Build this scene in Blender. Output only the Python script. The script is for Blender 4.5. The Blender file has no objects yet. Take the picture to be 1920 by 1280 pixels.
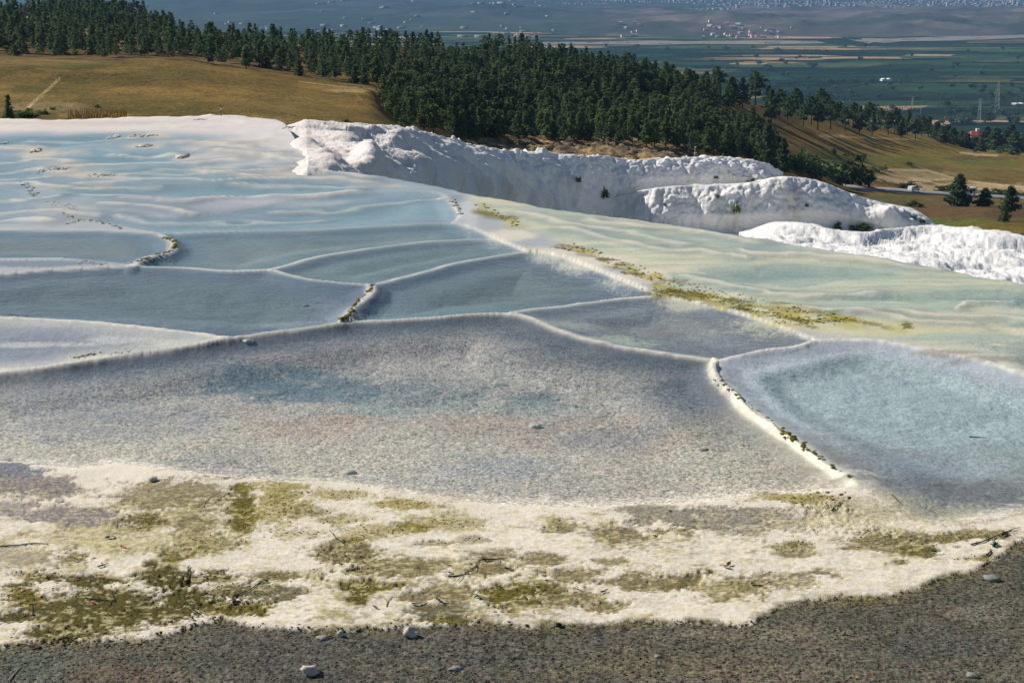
import bpy, math, random
import numpy as np
from mathutils import Vector, Matrix

R = math.radians
scene = bpy.context.scene
col = scene.collection
random.seed(7)
rng = np.random.default_rng(11)

# ------------------------------------------------------------------ camera
H = 6.0                       # eye height above the big pool
F = 2638.0                    # focal length in photo pixels (1920 wide)
PITCH = math.atan(690.0 / F)
SP, CP = math.sin(PITCH), math.cos(PITCH)
cam = bpy.data.cameras.new('camera')
cam.sensor_width = 36.0
cam.lens = 36.0 * F / 1920.0
cam.clip_start = 0.1
cam.clip_end = 60000.0
cam_o = bpy.data.objects.new('camera', cam)
cam_o.location = (0, 0, H)
cam_o.rotation_euler = (math.pi / 2 - PITCH, 0, 0)
col.objects.link(cam_o)
scene.camera = cam_o

# ------------------------------------------------------------------ sky, sun, exposure
SUN_AZ, SUN_EL = R(-60), R(35)          # azimuth measured from +Y towards +X
world = bpy.data.worlds.new('World')
scene.world = world
world.use_nodes = True
wn = world.node_tree
bg = wn.nodes['Background']
sky = wn.nodes.new('ShaderNodeTexSky')
sky.sky_type = 'NISHITA'
sky.sun_disc = False
sky.sun_elevation = SUN_EL
sky.sun_rotation = SUN_AZ
sky.altitude = 400
sky.air_density = 1.0
sky.dust_density = 0.2
sky.ozone_density = 2.0
wn.links.new(sky.outputs[0], bg.inputs[0])
bg.inputs[1].default_value = 0.062
sun = bpy.data.lights.new('sun', 'SUN')
sun.energy = 4.9
sun.angle = R(0.5)
sun.color = (1.0, 0.94, 0.84)
sun_o = bpy.data.objects.new('sun', sun)
L = Vector((math.sin(SUN_AZ) * math.cos(SUN_EL), math.cos(SUN_AZ) * math.cos(SUN_EL), math.sin(SUN_EL)))
sun_o.rotation_euler = L.to_track_quat('Z', 'Y').to_euler()
sun_o.location = (0, 0, 60)
col.objects.link(sun_o)
vs = scene.view_settings
vs.view_transform = 'Standard'
vs.look = 'None'
vs.exposure = 0.13
vs.gamma = 1.0
vs.use_curve_mapping = False
scene.cycles.volume_bounces = 0
scene.cycles.max_bounces = 8
scene.cycles.transparent_max_bounces = 12

# ------------------------------------------------------------------ helpers: rays
def ray(u, v):
    u = np.asarray(u, float); v = np.asarray(v, float)
    b = -(v - 640.0) / F
    return (u - 960.0) / F, CP + b * SP, -SP + b * CP

def PD(u, v, D):
    dx, dy, dz = ray(u, v)
    s = D / dy
    return np.stack([s * dx, np.broadcast_to(D, np.shape(s * dx)) * 1.0, H + s * dz], -1)

def PZ(u, v, z):
    dx, dy, dz = ray(u, v)
    s = (z - H) / dz
    return np.stack([s * dx, s * dy, H + s * dz], -1)

def proj(x, y, z):
    w = y * CP - (z - H) * SP
    up = y * SP + (z - H) * CP
    return 960 + F * x / w, 640 - F * up / w

def sstep(a, b, x):
    t = np.clip((x - a) / (b - a), 0, 1)
    return t * t * (3 - 2 * t)

def lin(r, g, b):
    c = np.array([r, g, b], float) / 255.0
    return np.where(c <= 0.04045, c / 12.92, ((c + 0.055) / 1.055) ** 2.4)

def gsm(a, s):
    n = int(3 * s) + 1
    k = np.exp(-0.5 * (np.arange(-n, n + 1) / s) ** 2); k /= k.sum()
    return np.convolve(np.pad(a, n, mode='edge'), k, mode='valid')

# ------------------------------------------------------------------ helpers: noise
def _h(ix, iy, iz, seed):
    with np.errstate(over='ignore'):
        n = (ix.astype(np.int64).astype(np.uint32) * np.uint32(374761393)
             + iy.astype(np.int64).astype(np.uint32) * np.uint32(668265263)
             + iz.astype(np.int64).astype(np.uint32) * np.uint32(2147483647)
             + np.uint32(seed * 7919 + 13))
        n = (n ^ (n >> np.uint32(13))) * np.uint32(1274126177)
        n = (n ^ (n >> np.uint32(16))) * np.uint32(2246822519)
        n = n ^ (n >> np.uint32(15))
    return n.astype(np.float64) / 4294967295.0

def vn(p, seed=0):
    """value noise, p (...,2) or (...,3), 0..1"""
    x, y = p[..., 0], p[..., 1]
    ix, iy = np.floor(x), np.floor(y)
    fx, fy = x - ix, y - iy
    fx = fx * fx * fx * (fx * (fx * 6 - 15) + 10); fy = fy * fy * fy * (fy * (fy * 6 - 15) + 10)
    if p.shape[-1] == 2:
        z0 = np.zeros_like(ix)
        a = _h(ix, iy, z0, seed); b = _h(ix + 1, iy, z0, seed)
        c = _h(ix, iy + 1, z0, seed); d = _h(ix + 1, iy + 1, z0, seed)
        return (a * (1 - fx) + b * fx) * (1 - fy) + (c * (1 - fx) + d * fx) * fy
    z = p[..., 2]; iz = np.floor(z); fz = z - iz
    fz = fz * fz * fz * (fz * (fz * 6 - 15) + 10)
    r = []
    for k in (0, 1):
        a = _h(ix, iy, iz + k, seed); b = _h(ix + 1, iy, iz + k, seed)
        c = _h(ix, iy + 1, iz + k, seed); d = _h(ix + 1, iy + 1, iz + k, seed)
        r.append((a * (1 - fx) + b * fx) * (1 - fy) + (c * (1 - fx) + d * fx) * fy)
    return r[0] * (1 - fz) + r[1] * fz

def fbm(p, o=4, seed=0, gain=0.5):
    t = 0; a = 1; n = 0
    for k in range(o):
        t = t + a * vn(p * (2.03 ** k) + 17.3 * k, seed + k); n += a; a *= gain
    return t / n

def bulbs(p, seed=0):
    """rounded cell bumps: 1 on a bulb's crown, 0 in the seams (3-d points)"""
    i = np.floor(p)
    best = np.full(p.shape[:-1], 9.0)
    for dx in (-1, 0, 1):
        for dy in (-1, 0, 1):
            for dz in (-1, 0, 1):
                c = i + np.array([dx, dy, dz])
                q = np.stack([_h(c[..., 0], c[..., 1], c[..., 2], seed + s) for s in (1, 2, 3)], -1)
                d = ((c + 0.1 + 0.8 * q - p) ** 2).sum(-1)
                best = np.minimum(best, d)
    return np.sqrt(np.clip(1 - best, 0, 1))

# ------------------------------------------------------------------ helpers: meshes, objects
def mesh_np(name, V, Fc, mat=None, smooth=False, cols=None, flts=None):
    V = np.asarray(V, np.float32).reshape(-1, 3); Fc = np.asarray(Fc, np.int32)
    k = Fc.shape[1]
    me = bpy.data.meshes.new(name)
    me.vertices.add(len(V)); me.vertices.foreach_set('co', V.ravel())
    me.loops.add(Fc.size); me.loops.foreach_set('vertex_index', Fc.ravel())
    me.polygons.add(len(Fc))
    me.polygons.foreach_set('loop_start', np.arange(0, Fc.size, k, dtype=np.int32))
    if smooth:
        me.polygons.foreach_set('use_smooth', np.ones(len(Fc), bool))
    for n, c in (cols or {}).items():
        a = me.attributes.new(n, 'FLOAT_COLOR', 'POINT')
        c4 = np.ones((len(V), 4), np.float32); c4[:, :3] = np.asarray(c).reshape(-1, 3)
        a.data.foreach_set('color', c4.ravel())
    for n, f in (flts or {}).items():
        a = me.attributes.new(n, 'FLOAT', 'POINT')
        a.data.foreach_set('value', np.asarray(f, np.float32).ravel())
    me.update(calc_edges=True)
    if mat: me.materials.append(mat)
    return me

def add(name, me, parent=None, loc=None, rot=None, sc=None):
    o = bpy.data.objects.new(name, me); col.objects.link(o)
    if parent: o.parent = parent
    if loc is not None: o.location = loc
    if rot is not None: o.rotation_euler = rot
    if sc is not None: o.scale = (sc,) * 3 if np.isscalar(sc) else sc
    return o

def tag(o, label=None, cat=None, group=None, kind=None):
    if label: o['label'] = label
    if cat: o['category'] = cat
    if group: o['group'] = group
    if kind: o['kind'] = kind
    return o

def grid_faces(nr, nc):
    i = np.arange((nr - 1) * nc).reshape(nr - 1, nc)[:, :-1].ravel()
    return np.stack([i, i + 1, i + nc + 1, i + nc], 1)

class MB:
    """collects little shapes into one mesh"""
    def __init__(s): s.v = []; s.f = []
    def poly(s, vs_, fs):
        b = len(s.v); s.v += [tuple(map(float, p)) for p in vs_]; s.f += [tuple(b + i for i in f) for f in fs]
    def box(s, c, d, rz=0.0):
        cx, cy, cz = c; x, y, z = (q / 2 for q in d); ca, sa = math.cos(rz), math.sin(rz)
        P = [(-x, -y, -z), (x, -y, -z), (x, y, -z), (-x, y, -z), (-x, -y, z), (x, -y, z), (x, y, z), (-x, y, z)]
        s.poly([(cx + a * ca - b * sa, cy + a * sa + b * ca, cz + q) for a, b, q in P],
               [(0, 3, 2, 1), (4, 5, 6, 7), (0, 1, 5, 4), (1, 2, 6, 5), (2, 3, 7, 6), (3, 0, 4, 7)])
    def tube(s, pts, rad, n=6):
        pts = [Vector(p) for p in pts]; rings = []
        for i, p in enumerate(pts):
            t = (pts[min(i + 1, len(pts) - 1)] - pts[max(i - 1, 0)]).normalized()
            a = t.orthogonal().normalized(); b = t.cross(a)
            r = float(rad[i] if hasattr(rad, "__len__") else rad)
            rings.append([p + r * (a * math.cos(2 * math.pi * k / n) + b * math.sin(2 * math.pi * k / n)) for k in range(n)])
        V = [q for r in rings for q in r]; Fs = []
        for i in range(len(rings) - 1):
            for k in range(n):
                Fs.append((i * n + k, i * n + (k + 1) % n, (i + 1) * n + (k + 1) % n, (i + 1) * n + k))
        Fs.append(tuple(range(n - 1, -1, -1))); Fs.append(tuple((len(rings) - 1) * n + k for k in range(n)))
        s.poly(V, Fs)
    def prism(s, prof, y0, y1):
        """outline in (x,z) pushed from y0 to y1"""
        n = len(prof)
        V = [(x, y0, z) for x, z in prof] + [(x, y1, z) for x, z in prof]
        s.poly(V, [tuple(range(n)), tuple(range(2 * n - 1, n - 1, -1))] + [(i, i + n, (i + 1) % n + n, (i + 1) % n) for i in range(n)])
    def mesh(s, name, mat=None, smooth=False):
        me = bpy.data.meshes.new(name); me.from_pydata(s.v, [], s.f)
        if smooth:
            me.polygons.foreach_set('use_smooth', np.ones(len(me.polygons), bool))
        if mat: me.materials.append(mat)
        me.update(); return me

# ------------------------------------------------------------------ materials
class NT:
    def __init__(s, name):
        s.m = bpy.data.materials.new(name); s.m.use_nodes = True
        s.t = s.m.node_tree; s.t.nodes.clear()
        s.out = s.n('OutputMaterial')
    def n(s, typ, ins=None, **kw):
        nd = s.t.nodes.new('ShaderNode' + typ)
        for k, v in kw.items(): setattr(nd, k, v)
        for k, v in (ins or {}).items():
            if hasattr(v, 'is_linked') or isinstance(v, bpy.types.NodeSocket): s.t.links.new(v, nd.inputs[k])
            else: nd.inputs[k].default_value = v
        return nd
    def math(s, op, a, b=0.0, c=None):
        ins = {0: a, 1: b}
        if c is not None: ins[2] = c
        return s.n('Math', ins, operation=op).outputs[0]
    def mix(s, f, a, b, blend='MIX'):
        nd = s.n('Mix', None, data_type='RGBA', blend_type=blend)
        for k, v in ((0, f), (6, a), (7, b)):
            if isinstance(v, bpy.types.NodeSocket): s.t.links.new(v, nd.inputs[k])
            else: nd.inputs[k].default_value = v if k == 0 else (*tuple(v)[:3], 1)
        return nd.outputs[2]
    def noise(s, vec, scale, detail=3, rough=0.55):
        return s.n('TexNoise', {'Vector': vec, 'Scale': scale, 'Detail': detail, 'Roughness': rough})
    def ramp(s, f, stops):
        nd = s.n('ValToRGB', {0: f}); e = nd.color_ramp.elements
        while len(e) < len(stops): e.new(0.5)
        for el, (p, c) in zip(e, stops): el.position = p; el.color = (*tuple(c)[:3], 1)
        return nd.outputs[0]
    def surf(s, sock): s.t.links.new(sock, s.out.inputs['Surface']); return s.m

def mat_terrace():
    g = NT('travertine')
    pos = g.n('NewGeometry').outputs['Position']
    tint = g.n('Attribute', attribute_name='tint').outputs['Color']
    spk = g.n('Attribute', attribute_name='speck').outputs['Fac']
    wet = g.n('Attribute', attribute_name='wet').outputs['Fac']
    n1 = g.noise(pos, 24, 2, 0.6).outputs[0]
    n2 = g.noise(pos, 9, 3, 0.6).outputs[0]
    n3 = g.noise(pos, 1.6, 4, 0.6).outputs[0]
    hue = g.noise(pos, 30, 1).outputs['Color']
    a = g.math('ADD', g.math('MULTIPLY', g.math('SUBTRACT', n1, 0.5), 5.5), g.math('MULTIPLY', g.math('SUBTRACT', n2, 0.5), 1.8))
    f = g.math('ADD', g.math('MULTIPLY', a, spk), 1.0)
    f = g.math('MULTIPLY', f, g.math('ADD', g.math('MULTIPLY', g.math('SUBTRACT', n3, 0.5), 0.25), 1.0))
    f = g.math('MAXIMUM', f, 0.12)
    c = g.mix(1.0, tint, g.n('CombineColor', {0: f, 1: f, 2: f}).outputs[0], 'MULTIPLY')
    hc = g.mix(0.8, (0.5, 0.5, 0.5), hue)
    c = g.mix(g.math('MULTIPLY', spk, 0.75), c, hc, 'OVERLAY')
    hgt = g.math('ADD', g.math('MULTIPLY', n1, 0.012), g.math('MULTIPLY', n2, 0.03))
    hgt = g.math('MULTIPLY', hgt, g.math('ADD', g.math('MULTIPLY', spk, 0.9), 0.22))
    bmp = g.n('Bump', {'Strength': 1.0, 'Distance': 1.0, 'Height': hgt})
    rgh = g.math('SUBTRACT', 0.92, g.math('MULTIPLY', wet, 0.5))
    p = g.n('BsdfPrincipled', {'Base Color': c, 'Roughness': rgh, 'Normal': bmp.outputs[0], 'Specular IOR Level': 0.25})
    return g.surf(p.outputs[0])

def mat_water(name, tintc, wave, scale, refl=.4):
    g = NT(name)
    pos = g.n('NewGeometry').outputs['Position']
    n1 = g.noise(pos, scale, 3, 0.6).outputs[0]
    n2 = g.noise(pos, scale * 0.3, 2).outputs[0]
    h = g.math('ADD', g.math('MULTIPLY', n1, wave), g.math('MULTIPLY', n2, wave * 2.0))
    bmp = g.n('Bump', {'Strength': 1.0, 'Distance': 1.0, 'Height': h}).outputs[0]
    fc = g.n('LayerWeight', {'Blend': 0.5, 'Normal': bmp}).outputs['Facing']
    fr = g.math('MULTIPLY_ADD', g.math('POWER', fc, 4.0), refl, 0.012)
    tr = g.n('BsdfTransparent', {'Color': (*tintc, 1)})
    gl = g.n('BsdfGlossy', {'Color': (1, 1, 1, 1), 'Roughness': 0.06, 'Normal': bmp})
    mx = g.n('MixShader', {0: fr, 1: tr.outputs[0], 2: gl.outputs[0]})
    return g.surf(mx.outputs[0])

def mat_cliff():
    g = NT('white_travertine')
    pos = g.n('NewGeometry').outputs['Position']
    tint = g.n('Attribute', attribute_name='tint').outputs['Color']
    n2 = g.noise(pos, 6, 4, 0.65).outputs[0]
    n3 = g.noise(pos, 0.5, 4, 0.6).outputs[0]
    f = g.math('ADD', g.math('MULTIPLY', g.math('SUBTRACT', n2, 0.5), 0.25), g.math('ADD', g.math('MULTIPLY', g.math('SUBTRACT', n3, 0.5), 0.2), 1.0))
    c = g.mix(1.0, tint, g.n('CombineColor', {0: f, 1: f, 2: f}).outputs[0], 'MULTIPLY')
    bmp = g.n('Bump', {'Strength': 0.9, 'Distance': 1.0, 'Height': g.math('MULTIPLY', n2, 0.045)})
    p = g.n('BsdfPrincipled', {'Base Color': c, 'Roughness': 0.9, 'Normal': bmp.outputs[0], 'Specular IOR Level': 0.2})
    return g.surf(p.outputs[0])

def mat_land():
    g = NT('dry_grass_land')
    pos = g.n('NewGeometry').outputs['Position']
    tint = g.n('Attribute', attribute_name='tint').outputs['Color']
    n1 = g.noise(pos, 1.6, 4, 0.7).outputs[0]
    n2 = g.noise(pos, 0.12, 5, 0.6).outputs[0]
    n0 = g.noise(pos, 0.45, 4, 0.7).outputs[0]
    f = g.math('ADD', g.math('MULTIPLY', g.math('SUBTRACT', n1, 0.5), 2.0), g.math('ADD', g.math('MULTIPLY', g.math('SUBTRACT', n2, 0.5), 1.0), 1.0))
    f = g.math('ADD', f, g.math('MULTIPLY', g.math('SUBTRACT', n0, 0.5), 1.4))
    f = g.math('MAXIMUM', f, 0.15)
    c = g.mix(1.0, tint, g.n('CombineColor', {0: f, 1: f, 2: f}).outputs[0], 'MULTIPLY')
    bmp = g.n('Bump', {'Strength': 0.8, 'Distance': 1.0, 'Height': g.math('MULTIPLY', n1, 0.45)})
    p = g.n('BsdfPrincipled', {'Base Color': c, 'Roughness': 1.0, 'Normal': bmp.outputs[0], 'Specular IOR Level': 0.1})
    return g.surf(p.outputs[0])

def mat_plain():
    g = NT('valley_fields')
    pos = g.n('NewGeometry').outputs['Position']
    wob = g.n('VectorMath', {0: g.noise(pos, 0.002, 2).outputs['Color'], 3: 120.0}, operation='SCALE').outputs[0]
    pp = g.n('VectorMath', {0: pos, 1: wob}, operation='ADD').outputs[0]
    mp = g.n('Mapping', {'Vector': pp, 'Rotation': (0, 0, 0.16), 'Scale': (1 / 260, 1 / 85, 0.0)}).outputs[0]
    vo = g.n('TexVoronoi', {'Vector': mp, 'Scale': 1.0, 'Randomness': 0.75}, distance='CHEBYCHEV')
    key = g.n('SeparateColor', {0: vo.outputs['Color']}).outputs[0]
    G = lambda *c: tuple(lin(*c))
    ramp = g.ramp(key, [(0.0, G(30, 46, 36)), (0.2, G(56, 78, 52)), (0.38, G(38, 56, 42)), (0.55, G(74, 92, 60)), (0.66, G(88, 92, 62)),
                        (0.76, G(42, 60, 42)), (0.86, G(118, 108, 80)), (0.93, G(172, 142, 108))])
    for el in g.t.nodes:
        if el.bl_idname == 'ShaderNodeValToRGB': el.color_ramp.interpolation = 'CONSTANT'
    n1 = g.noise(g.n('Mapping', {'Vector': pos, 'Scale': (1 / 45, 1 / 45, 0)}).outputs[0], 1.0, 4, 0.7).outputs[0]
    n2 = g.noise(g.n('Mapping', {'Vector': pos, 'Scale': (1 / 700, 1 / 260, 0)}).outputs[0], 1.0, 3, 0.6).outputs[0]
    dark = g.math('ADD', g.math('MULTIPLY', g.math('SUBTRACT', n1, 0.5), 1.4), 1.0)
    c = g.mix(1.0, ramp, g.n('CombineColor', {0: dark, 1: dark, 2: dark}).outputs[0], 'MULTIPLY')
    c = g.mix(g.n('MapRange', {0: n2, 1: 0.5, 2: 0.68}).outputs[0], c, G(38, 56, 42))
    p = g.n('BsdfPrincipled', {'Base Color': c, 'Roughness': 1.0, 'Specular IOR Level': 0.0})
    return g.surf(p.outputs[0])

def mat_flat(name, c, rough=0.8, var=0.25, scale=3.0, spec=0.3, metal=0.0):
    g = NT(name)
    pos = g.n('TexCoord').outputs['Object']
    n1 = g.noise(pos, scale, 4, 0.6).outputs[0]
    f = g.math('ADD', g.math('MULTIPLY', g.math('SUBTRACT', n1, 0.5), 2 * var), 1.0)
    cc = g.mix(1.0, tuple(c), g.n('CombineColor', {0: f, 1: f, 2: f}).outputs[0], 'MULTIPLY')
    p = g.n('BsdfPrincipled', {'Base Color': cc, 'Roughness': rough, 'Specular IOR Level': spec, 'Metallic': metal})
    return g.surf(p.outputs[0])

def mat_leaf(name, c, c2):
    g = NT(name)
    geo = g.n('NewGeometry')
    oi = g.n('ObjectInfo').outputs['Random']
    rnd = geo.outputs['Random Per Island']
    n1 = g.noise(geo.outputs['Position'], 0.35, 3).outputs[0]
    k = g.math('ADD', g.math('MULTIPLY', rnd, 0.55), g.math('ADD', g.math('MULTIPLY', oi, 0.35), g.math('MULTIPLY', g.math('SUBTRACT', n1, 0.5), 0.9)))
    cc = g.mix(k, tuple(c), tuple(c2))
    p = g.n('BsdfPrincipled', {'Base Color': cc, 'Roughness': 0.75, 'Specular IOR Level': 0.15})
    t = g.n('BsdfTranslucent', {'Color': cc})
    mx = g.n('MixShader', {0: 0.38, 1: p.outputs[0], 2: t.outputs[0]})
    return g.surf(mx.outputs[0])

M = dict(
    terrace=mat_terrace(), cliff=mat_cliff(), land=mat_land(), plain=mat_plain(),
    water=mat_water('clear_pool_water', (0.97, 0.985, 0.99), 0.014, 12.0),
    water_ripple=mat_water('rippled_pool_water', (0.95, 0.975, 0.975), 0.032, 6.5, .36),
    water_far=mat_water('blue_pool_water', (0.93, 0.965, 0.97), 0.030, 5.0, .34),
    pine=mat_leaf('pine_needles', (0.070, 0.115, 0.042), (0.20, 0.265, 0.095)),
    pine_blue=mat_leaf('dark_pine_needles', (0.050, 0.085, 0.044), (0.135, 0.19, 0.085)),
    bush=mat_leaf('bush_leaves', (0.026, 0.045, 0.012), (0.085, 0.11, 0.035)),
    bark=mat_flat('bark', (0.07, 0.05, 0.035)),
    algae=mat_leaf('algae', lin(72, 64, 14), lin(158, 146, 52)),
    twig=mat_flat('dead_twig', lin(70, 62, 50), 0.9, 0.4, 40),
    twig_green=mat_flat('green_twig', lin(52, 66, 44), 0.9, 0.4, 40),
    twig_pale=mat_flat('pale_twig', lin(176, 166, 130), 0.9, 0.3, 40),
    leaf_green=mat_flat('green_leaf', lin(30, 70, 45), 0.5, 0.3, 30),
    leaf_brown=mat_flat('brown_leaf', lin(98, 62, 40), 0.7, 0.3, 30),
    petal=mat_flat('red_petal', lin(200, 60, 80), 0.6, 0.2, 30),
    stone=mat_flat('pale_stone', lin(190, 184, 170), 0.9, 0.35, 18),
    stone_dark=mat_flat('dark_stone', lin(40, 42, 40), 0.9, 0.35, 18),
    stone_grey=mat_flat('grey_stone', lin(135, 135, 128), 0.9, 0.35, 18),
    gravel=mat_leaf('gravel', lin(60, 58, 50), lin(160, 154, 134)),
    asphalt=mat_flat('asphalt', (0.24, 0.24, 0.24), 0.9, 0.2, 0.4),
    van=mat_flat('white_van_paint', (0.78, 0.79, 0.8), 0.3, 0.03, 1.0, 0.5),
    glass=mat_flat('dark_window_glass', (0.03, 0.04, 0.05), 0.1, 0.05, 1.0, 0.5),
    tyre=mat_flat('tyre_rubber', (0.025, 0.025, 0.025), 0.9),
    metal=mat_flat('grey_metal', (0.45, 0.46, 0.47), 0.5, 0.1, 2.0, 0.5, 0.3),
    rust=mat_flat('brown_post_paint', lin(105, 80, 62), 0.8),
    white=mat_flat('white_wall', (0.75, 0.74, 0.71), 0.9, 0.08, 0.2),
    cream=mat_flat('cream_wall', (0.55, 0.5, 0.42), 0.9, 0.08, 0.2),
    roof=mat_flat('red_roof_tiles', lin(178, 92, 66), 0.9, 0.2, 0.6),
    sand=mat_flat('dry_riverbed', lin(140, 132, 126), 1.0, 0.6, 0.02, 0.0),
    red=mat_flat('red_cloth', lin(190, 45, 60), 0.8),
)

# ================================================================== THE TERRACE
def base_z(y):
    return 0.06 - 0.006 * np.maximum(0, y - 30)

def PB(u, v):
    """pixel ray on the terrace's base surface"""
    dx, dy, dz = ray(u, v)
    s = (0.06 - H) / dz
    s2 = (0.24 - H) / (dz + 0.006 * dy)
    s = np.where(s * dy > 30, s2, s)
    return np.stack([s * dx, s * dy, H + s * dz], -1)

EDGE = np.array([(-300, 227), (0, 222), (130, 224), (260, 220), (400, 217), (470, 219), (528, 223), (545, 245), (562, 280), (590, 310), (620, 322), (700, 330),
                 (760, 338), (850, 357), (930, 373), (1000, 386), (1100, 401), (1250, 421), (1400, 446), (1480, 457), (1560, 470), (1700, 494),
                 (1800, 513), (1920, 533), (2300, 605), (3100, 770)], float)
GRAVEL = np.array([(-400, 1240), (0, 1210), (60, 1196), (170, 1193), (260, 1196), (330, 1179), (370, 1161), (420, 1159), (480, 1169), (560, 1173),
                   (620, 1177), (760, 1169), (860, 1164), (920, 1164), (1000, 1171), (1100, 1164), (1180, 1158), (1260, 1161), (1380, 1166),
                   (1410, 1164), (1440, 1146), (1500, 1126), (1560, 1118), (1640, 1116), (1700, 1106), (1760, 1081), (1840, 1061), (1880, 1036),
                   (1920, 1010), (2300, 930), (3100, 880)], float)

US = np.concatenate([np.arange(-1000, -240, 10.0), np.arange(-240, 2166, 2.5), np.arange(2166, 3100, 10.0)])
NR = 520
edge_v = gsm(np.interp(US, EDGE[:, 0], EDGE[:, 1]), 3)
edge_v = edge_v + 5 * (fbm(np.stack([US / 30, US * 0], -1), 3, 91) - 0.5)
tt = np.linspace(0, 1, NR) ** 1.0
ew = sstep(.80, 1.0, tt)[:, None]
VV = 1430 + (gsm(edge_v, 55)[None, :] * (1 - ew) + edge_v[None, :] * ew - 1430) * tt[:, None]
VV = 1430 - np.maximum.accumulate(1430 - VV, 0)
VV = np.concatenate([np.array([2000, 1850, 1700, 1600, 1530, 1480, 1455.0])[:, None] + 0 * VV[:7], VV]); NR = len(VV)
UU = np.broadcast_to(US[None, :], VV.shape)
T = PB(UU, VV)
X, Y, Z = T[..., 0].copy(), T[..., 1].copy(), T[..., 2].copy()
XY = np.stack([X, Y], -1)

# rims (photo pixel, height of the crest) -> world polylines
RIM = {}
def rim(name, z, *pts):
    p = np.array(pts, float)
    # resample so the curve is smooth
    t = np.concatenate([[0], np.cumsum(np.hypot(*np.diff(p, axis=0).T))])
    q = np.linspace(0, t[-1], max(8, int(t[-1] / 6)))
    uu, vv = np.interp(q, t, p[:, 0]), np.interp(q, t, p[:, 1])
    if len(q) > 20:
        a, b = gsm(uu, 2.0), gsm(vv, 2.0)
        a[0], a[-1], b[0], b[-1] = uu[0], uu[-1], vv[0], vv[-1]; uu, vv = a, b
    w = PZ(uu, vv, z)
    RIM[name] = (w[:, :2], z)

rim('a1', 0.050, (-240, 735), (-60, 708), (0, 697), (120, 680), (200, 668), (340, 648), (430, 632), (520, 620), (640, 603))
rim('a2', 0.030, (640, 603), (700, 600), (800, 594), (880, 587), (955, 586))
rim('a3', 0.045, (955, 586), (985, 590), (1040, 612), (1100, 632), (1170, 648), (1250, 660), (1340, 670))
rim('a4', 0.095, (1340, 670), (1332, 690), (1350, 712), (1385, 746), (1440, 785), (1500, 825), (1550, 865), (1590, 890), (1605, 908))
rim('a5', 0.030, (1605, 908), (1580, 918), (1400, 935), (1250, 945), (1080, 950), (900, 942), (760, 925), (640, 905), (540, 905), (400, 893), (330, 882), (220, 868), (150, 878), (60, 870), (0, 862), (-240, 850))
rim('a6a', 0.090, (1340, 670), (1400, 660), (1480, 650), (1530, 637))
rim('a6b', 0.090, (1530, 637), (1580, 632), (1650, 633), (1700, 642), (1760, 655), (1840, 672), (1920, 697), (2050, 735), (2240, 800))
rim('a7', 0.055, (2240, 1010), (2000, 955), (1920, 965), (1850, 980), (1760, 990), (1700, 975), (1640, 930), (1605, 908))
rim('a8a', 0.045, (955, 586), (985, 579), (1060, 571), (1150, 558), (1240, 553))
rim('a8b', 0.050, (1240, 553), (1310, 565), (1400, 590), (1470, 612), (1530, 637))
rim('a9', 0.095, (695, 532), (697, 542), (680, 560), (662, 575), (655, 590), (640, 603))
rim('a10', 0.030, (695, 532), (780, 512), (860, 490), (950, 475), (985, 470))
rim('a11', 0.035, (985, 470), (1010, 470), (1060, 480), (1120, 505), (1180, 530), (1240, 553))
rim('a12', 0.030, (505, 504), (600, 478), (700, 462), (800, 450), (880, 445), (930, 447), (985, 470))
rim('a13', 0.050, (505, 504), (570, 520), (640, 528), (695, 532))
rim('a14a', 0.060, (-240, 535), (-60, 520), (0, 512), (80, 505), (180, 500), (250, 496))
rim('a14b', 0.055, (250, 496), (330, 498), (430, 507), (505, 504))
rim('a15', 0.065, (-240, 590), (0, 592), (90, 595), (180, 600), (270, 610), (360, 620), (430, 632))
rim('a16', 0.090, (300, 437), (325, 447), (333, 460), (318, 472), (270, 478), (250, 496))
rim('a17', 0.055, (-240, 434), (0, 430), (100, 430), (200, 431), (300, 437))
rim('a18', 0.055, (-240, 489), (0, 483), (100, 482), (170, 487), (250, 496))
rim('a19', 0.020, (300, 437), (400, 432), (500, 430), (600, 428), (700, 422), (800, 417), (850, 417), (890, 427), (930, 447))
rim('a20', 0.020, (300, 437), (230, 425), (130, 405), (112, 398), (250, 402), (330, 405), (400, 402), (480, 385), (560, 371), (650, 362), (720, 358), (800, 357), (835, 362), (850, 385), (868, 405), (850, 417))
rim('b1', .04, (60, 352), (120, 345), (250, 338), (400, 333), (500, 330), (600, 332), (680, 342), (745, 350), (720, 355), (650, 359), (560, 366), (450, 372), (330, 374), (200, 370), (110, 372), (60, 352))
rim('b2', .03, (150, 322), (200, 310), (300, 306), (380, 305), (460, 318), (540, 328), (480, 331), (380, 334), (260, 336), (190, 332), (150, 322))
rim('b3', .02, (110, 285), (180, 272), (260, 283), (340, 276), (345, 302), (300, 305), (200, 309), (130, 302), (110, 285))
rim('b4', .0, (-240, 300), (-240, 258), (0, 252), (90, 250), (190, 243), (300, 241), (310, 252), (230, 262), (150, 272), (90, 282), (20, 268), (-240, 300))
rim('b5', .03, (-240, 425), (-240, 330), (0, 330), (60, 352), (110, 380), (115, 400), (60, 422), (-240, 425))
rim('b6', .02, (-240, 325), (-240, 305), (0, 285), (60, 290), (110, 305), (140, 325), (60, 345), (-240, 325))
rim('c1', .06, (1240, 500), (1320, 491), (1400, 487), (1500, 490), (1600, 497), (1700, 507), (1770, 519), (1700, 525), (1600, 534), (1500, 545), (1400, 545), (1330, 535), (1280, 516), (1240, 500))
rim('c2', .06, (1430, 562), (1520, 552), (1600, 546), (1750, 536), (1920, 536), (2200, 560), (2200, 610), (1920, 590), (1750, 576), (1600, 575), (1500, 570), (1430, 562))
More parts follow.
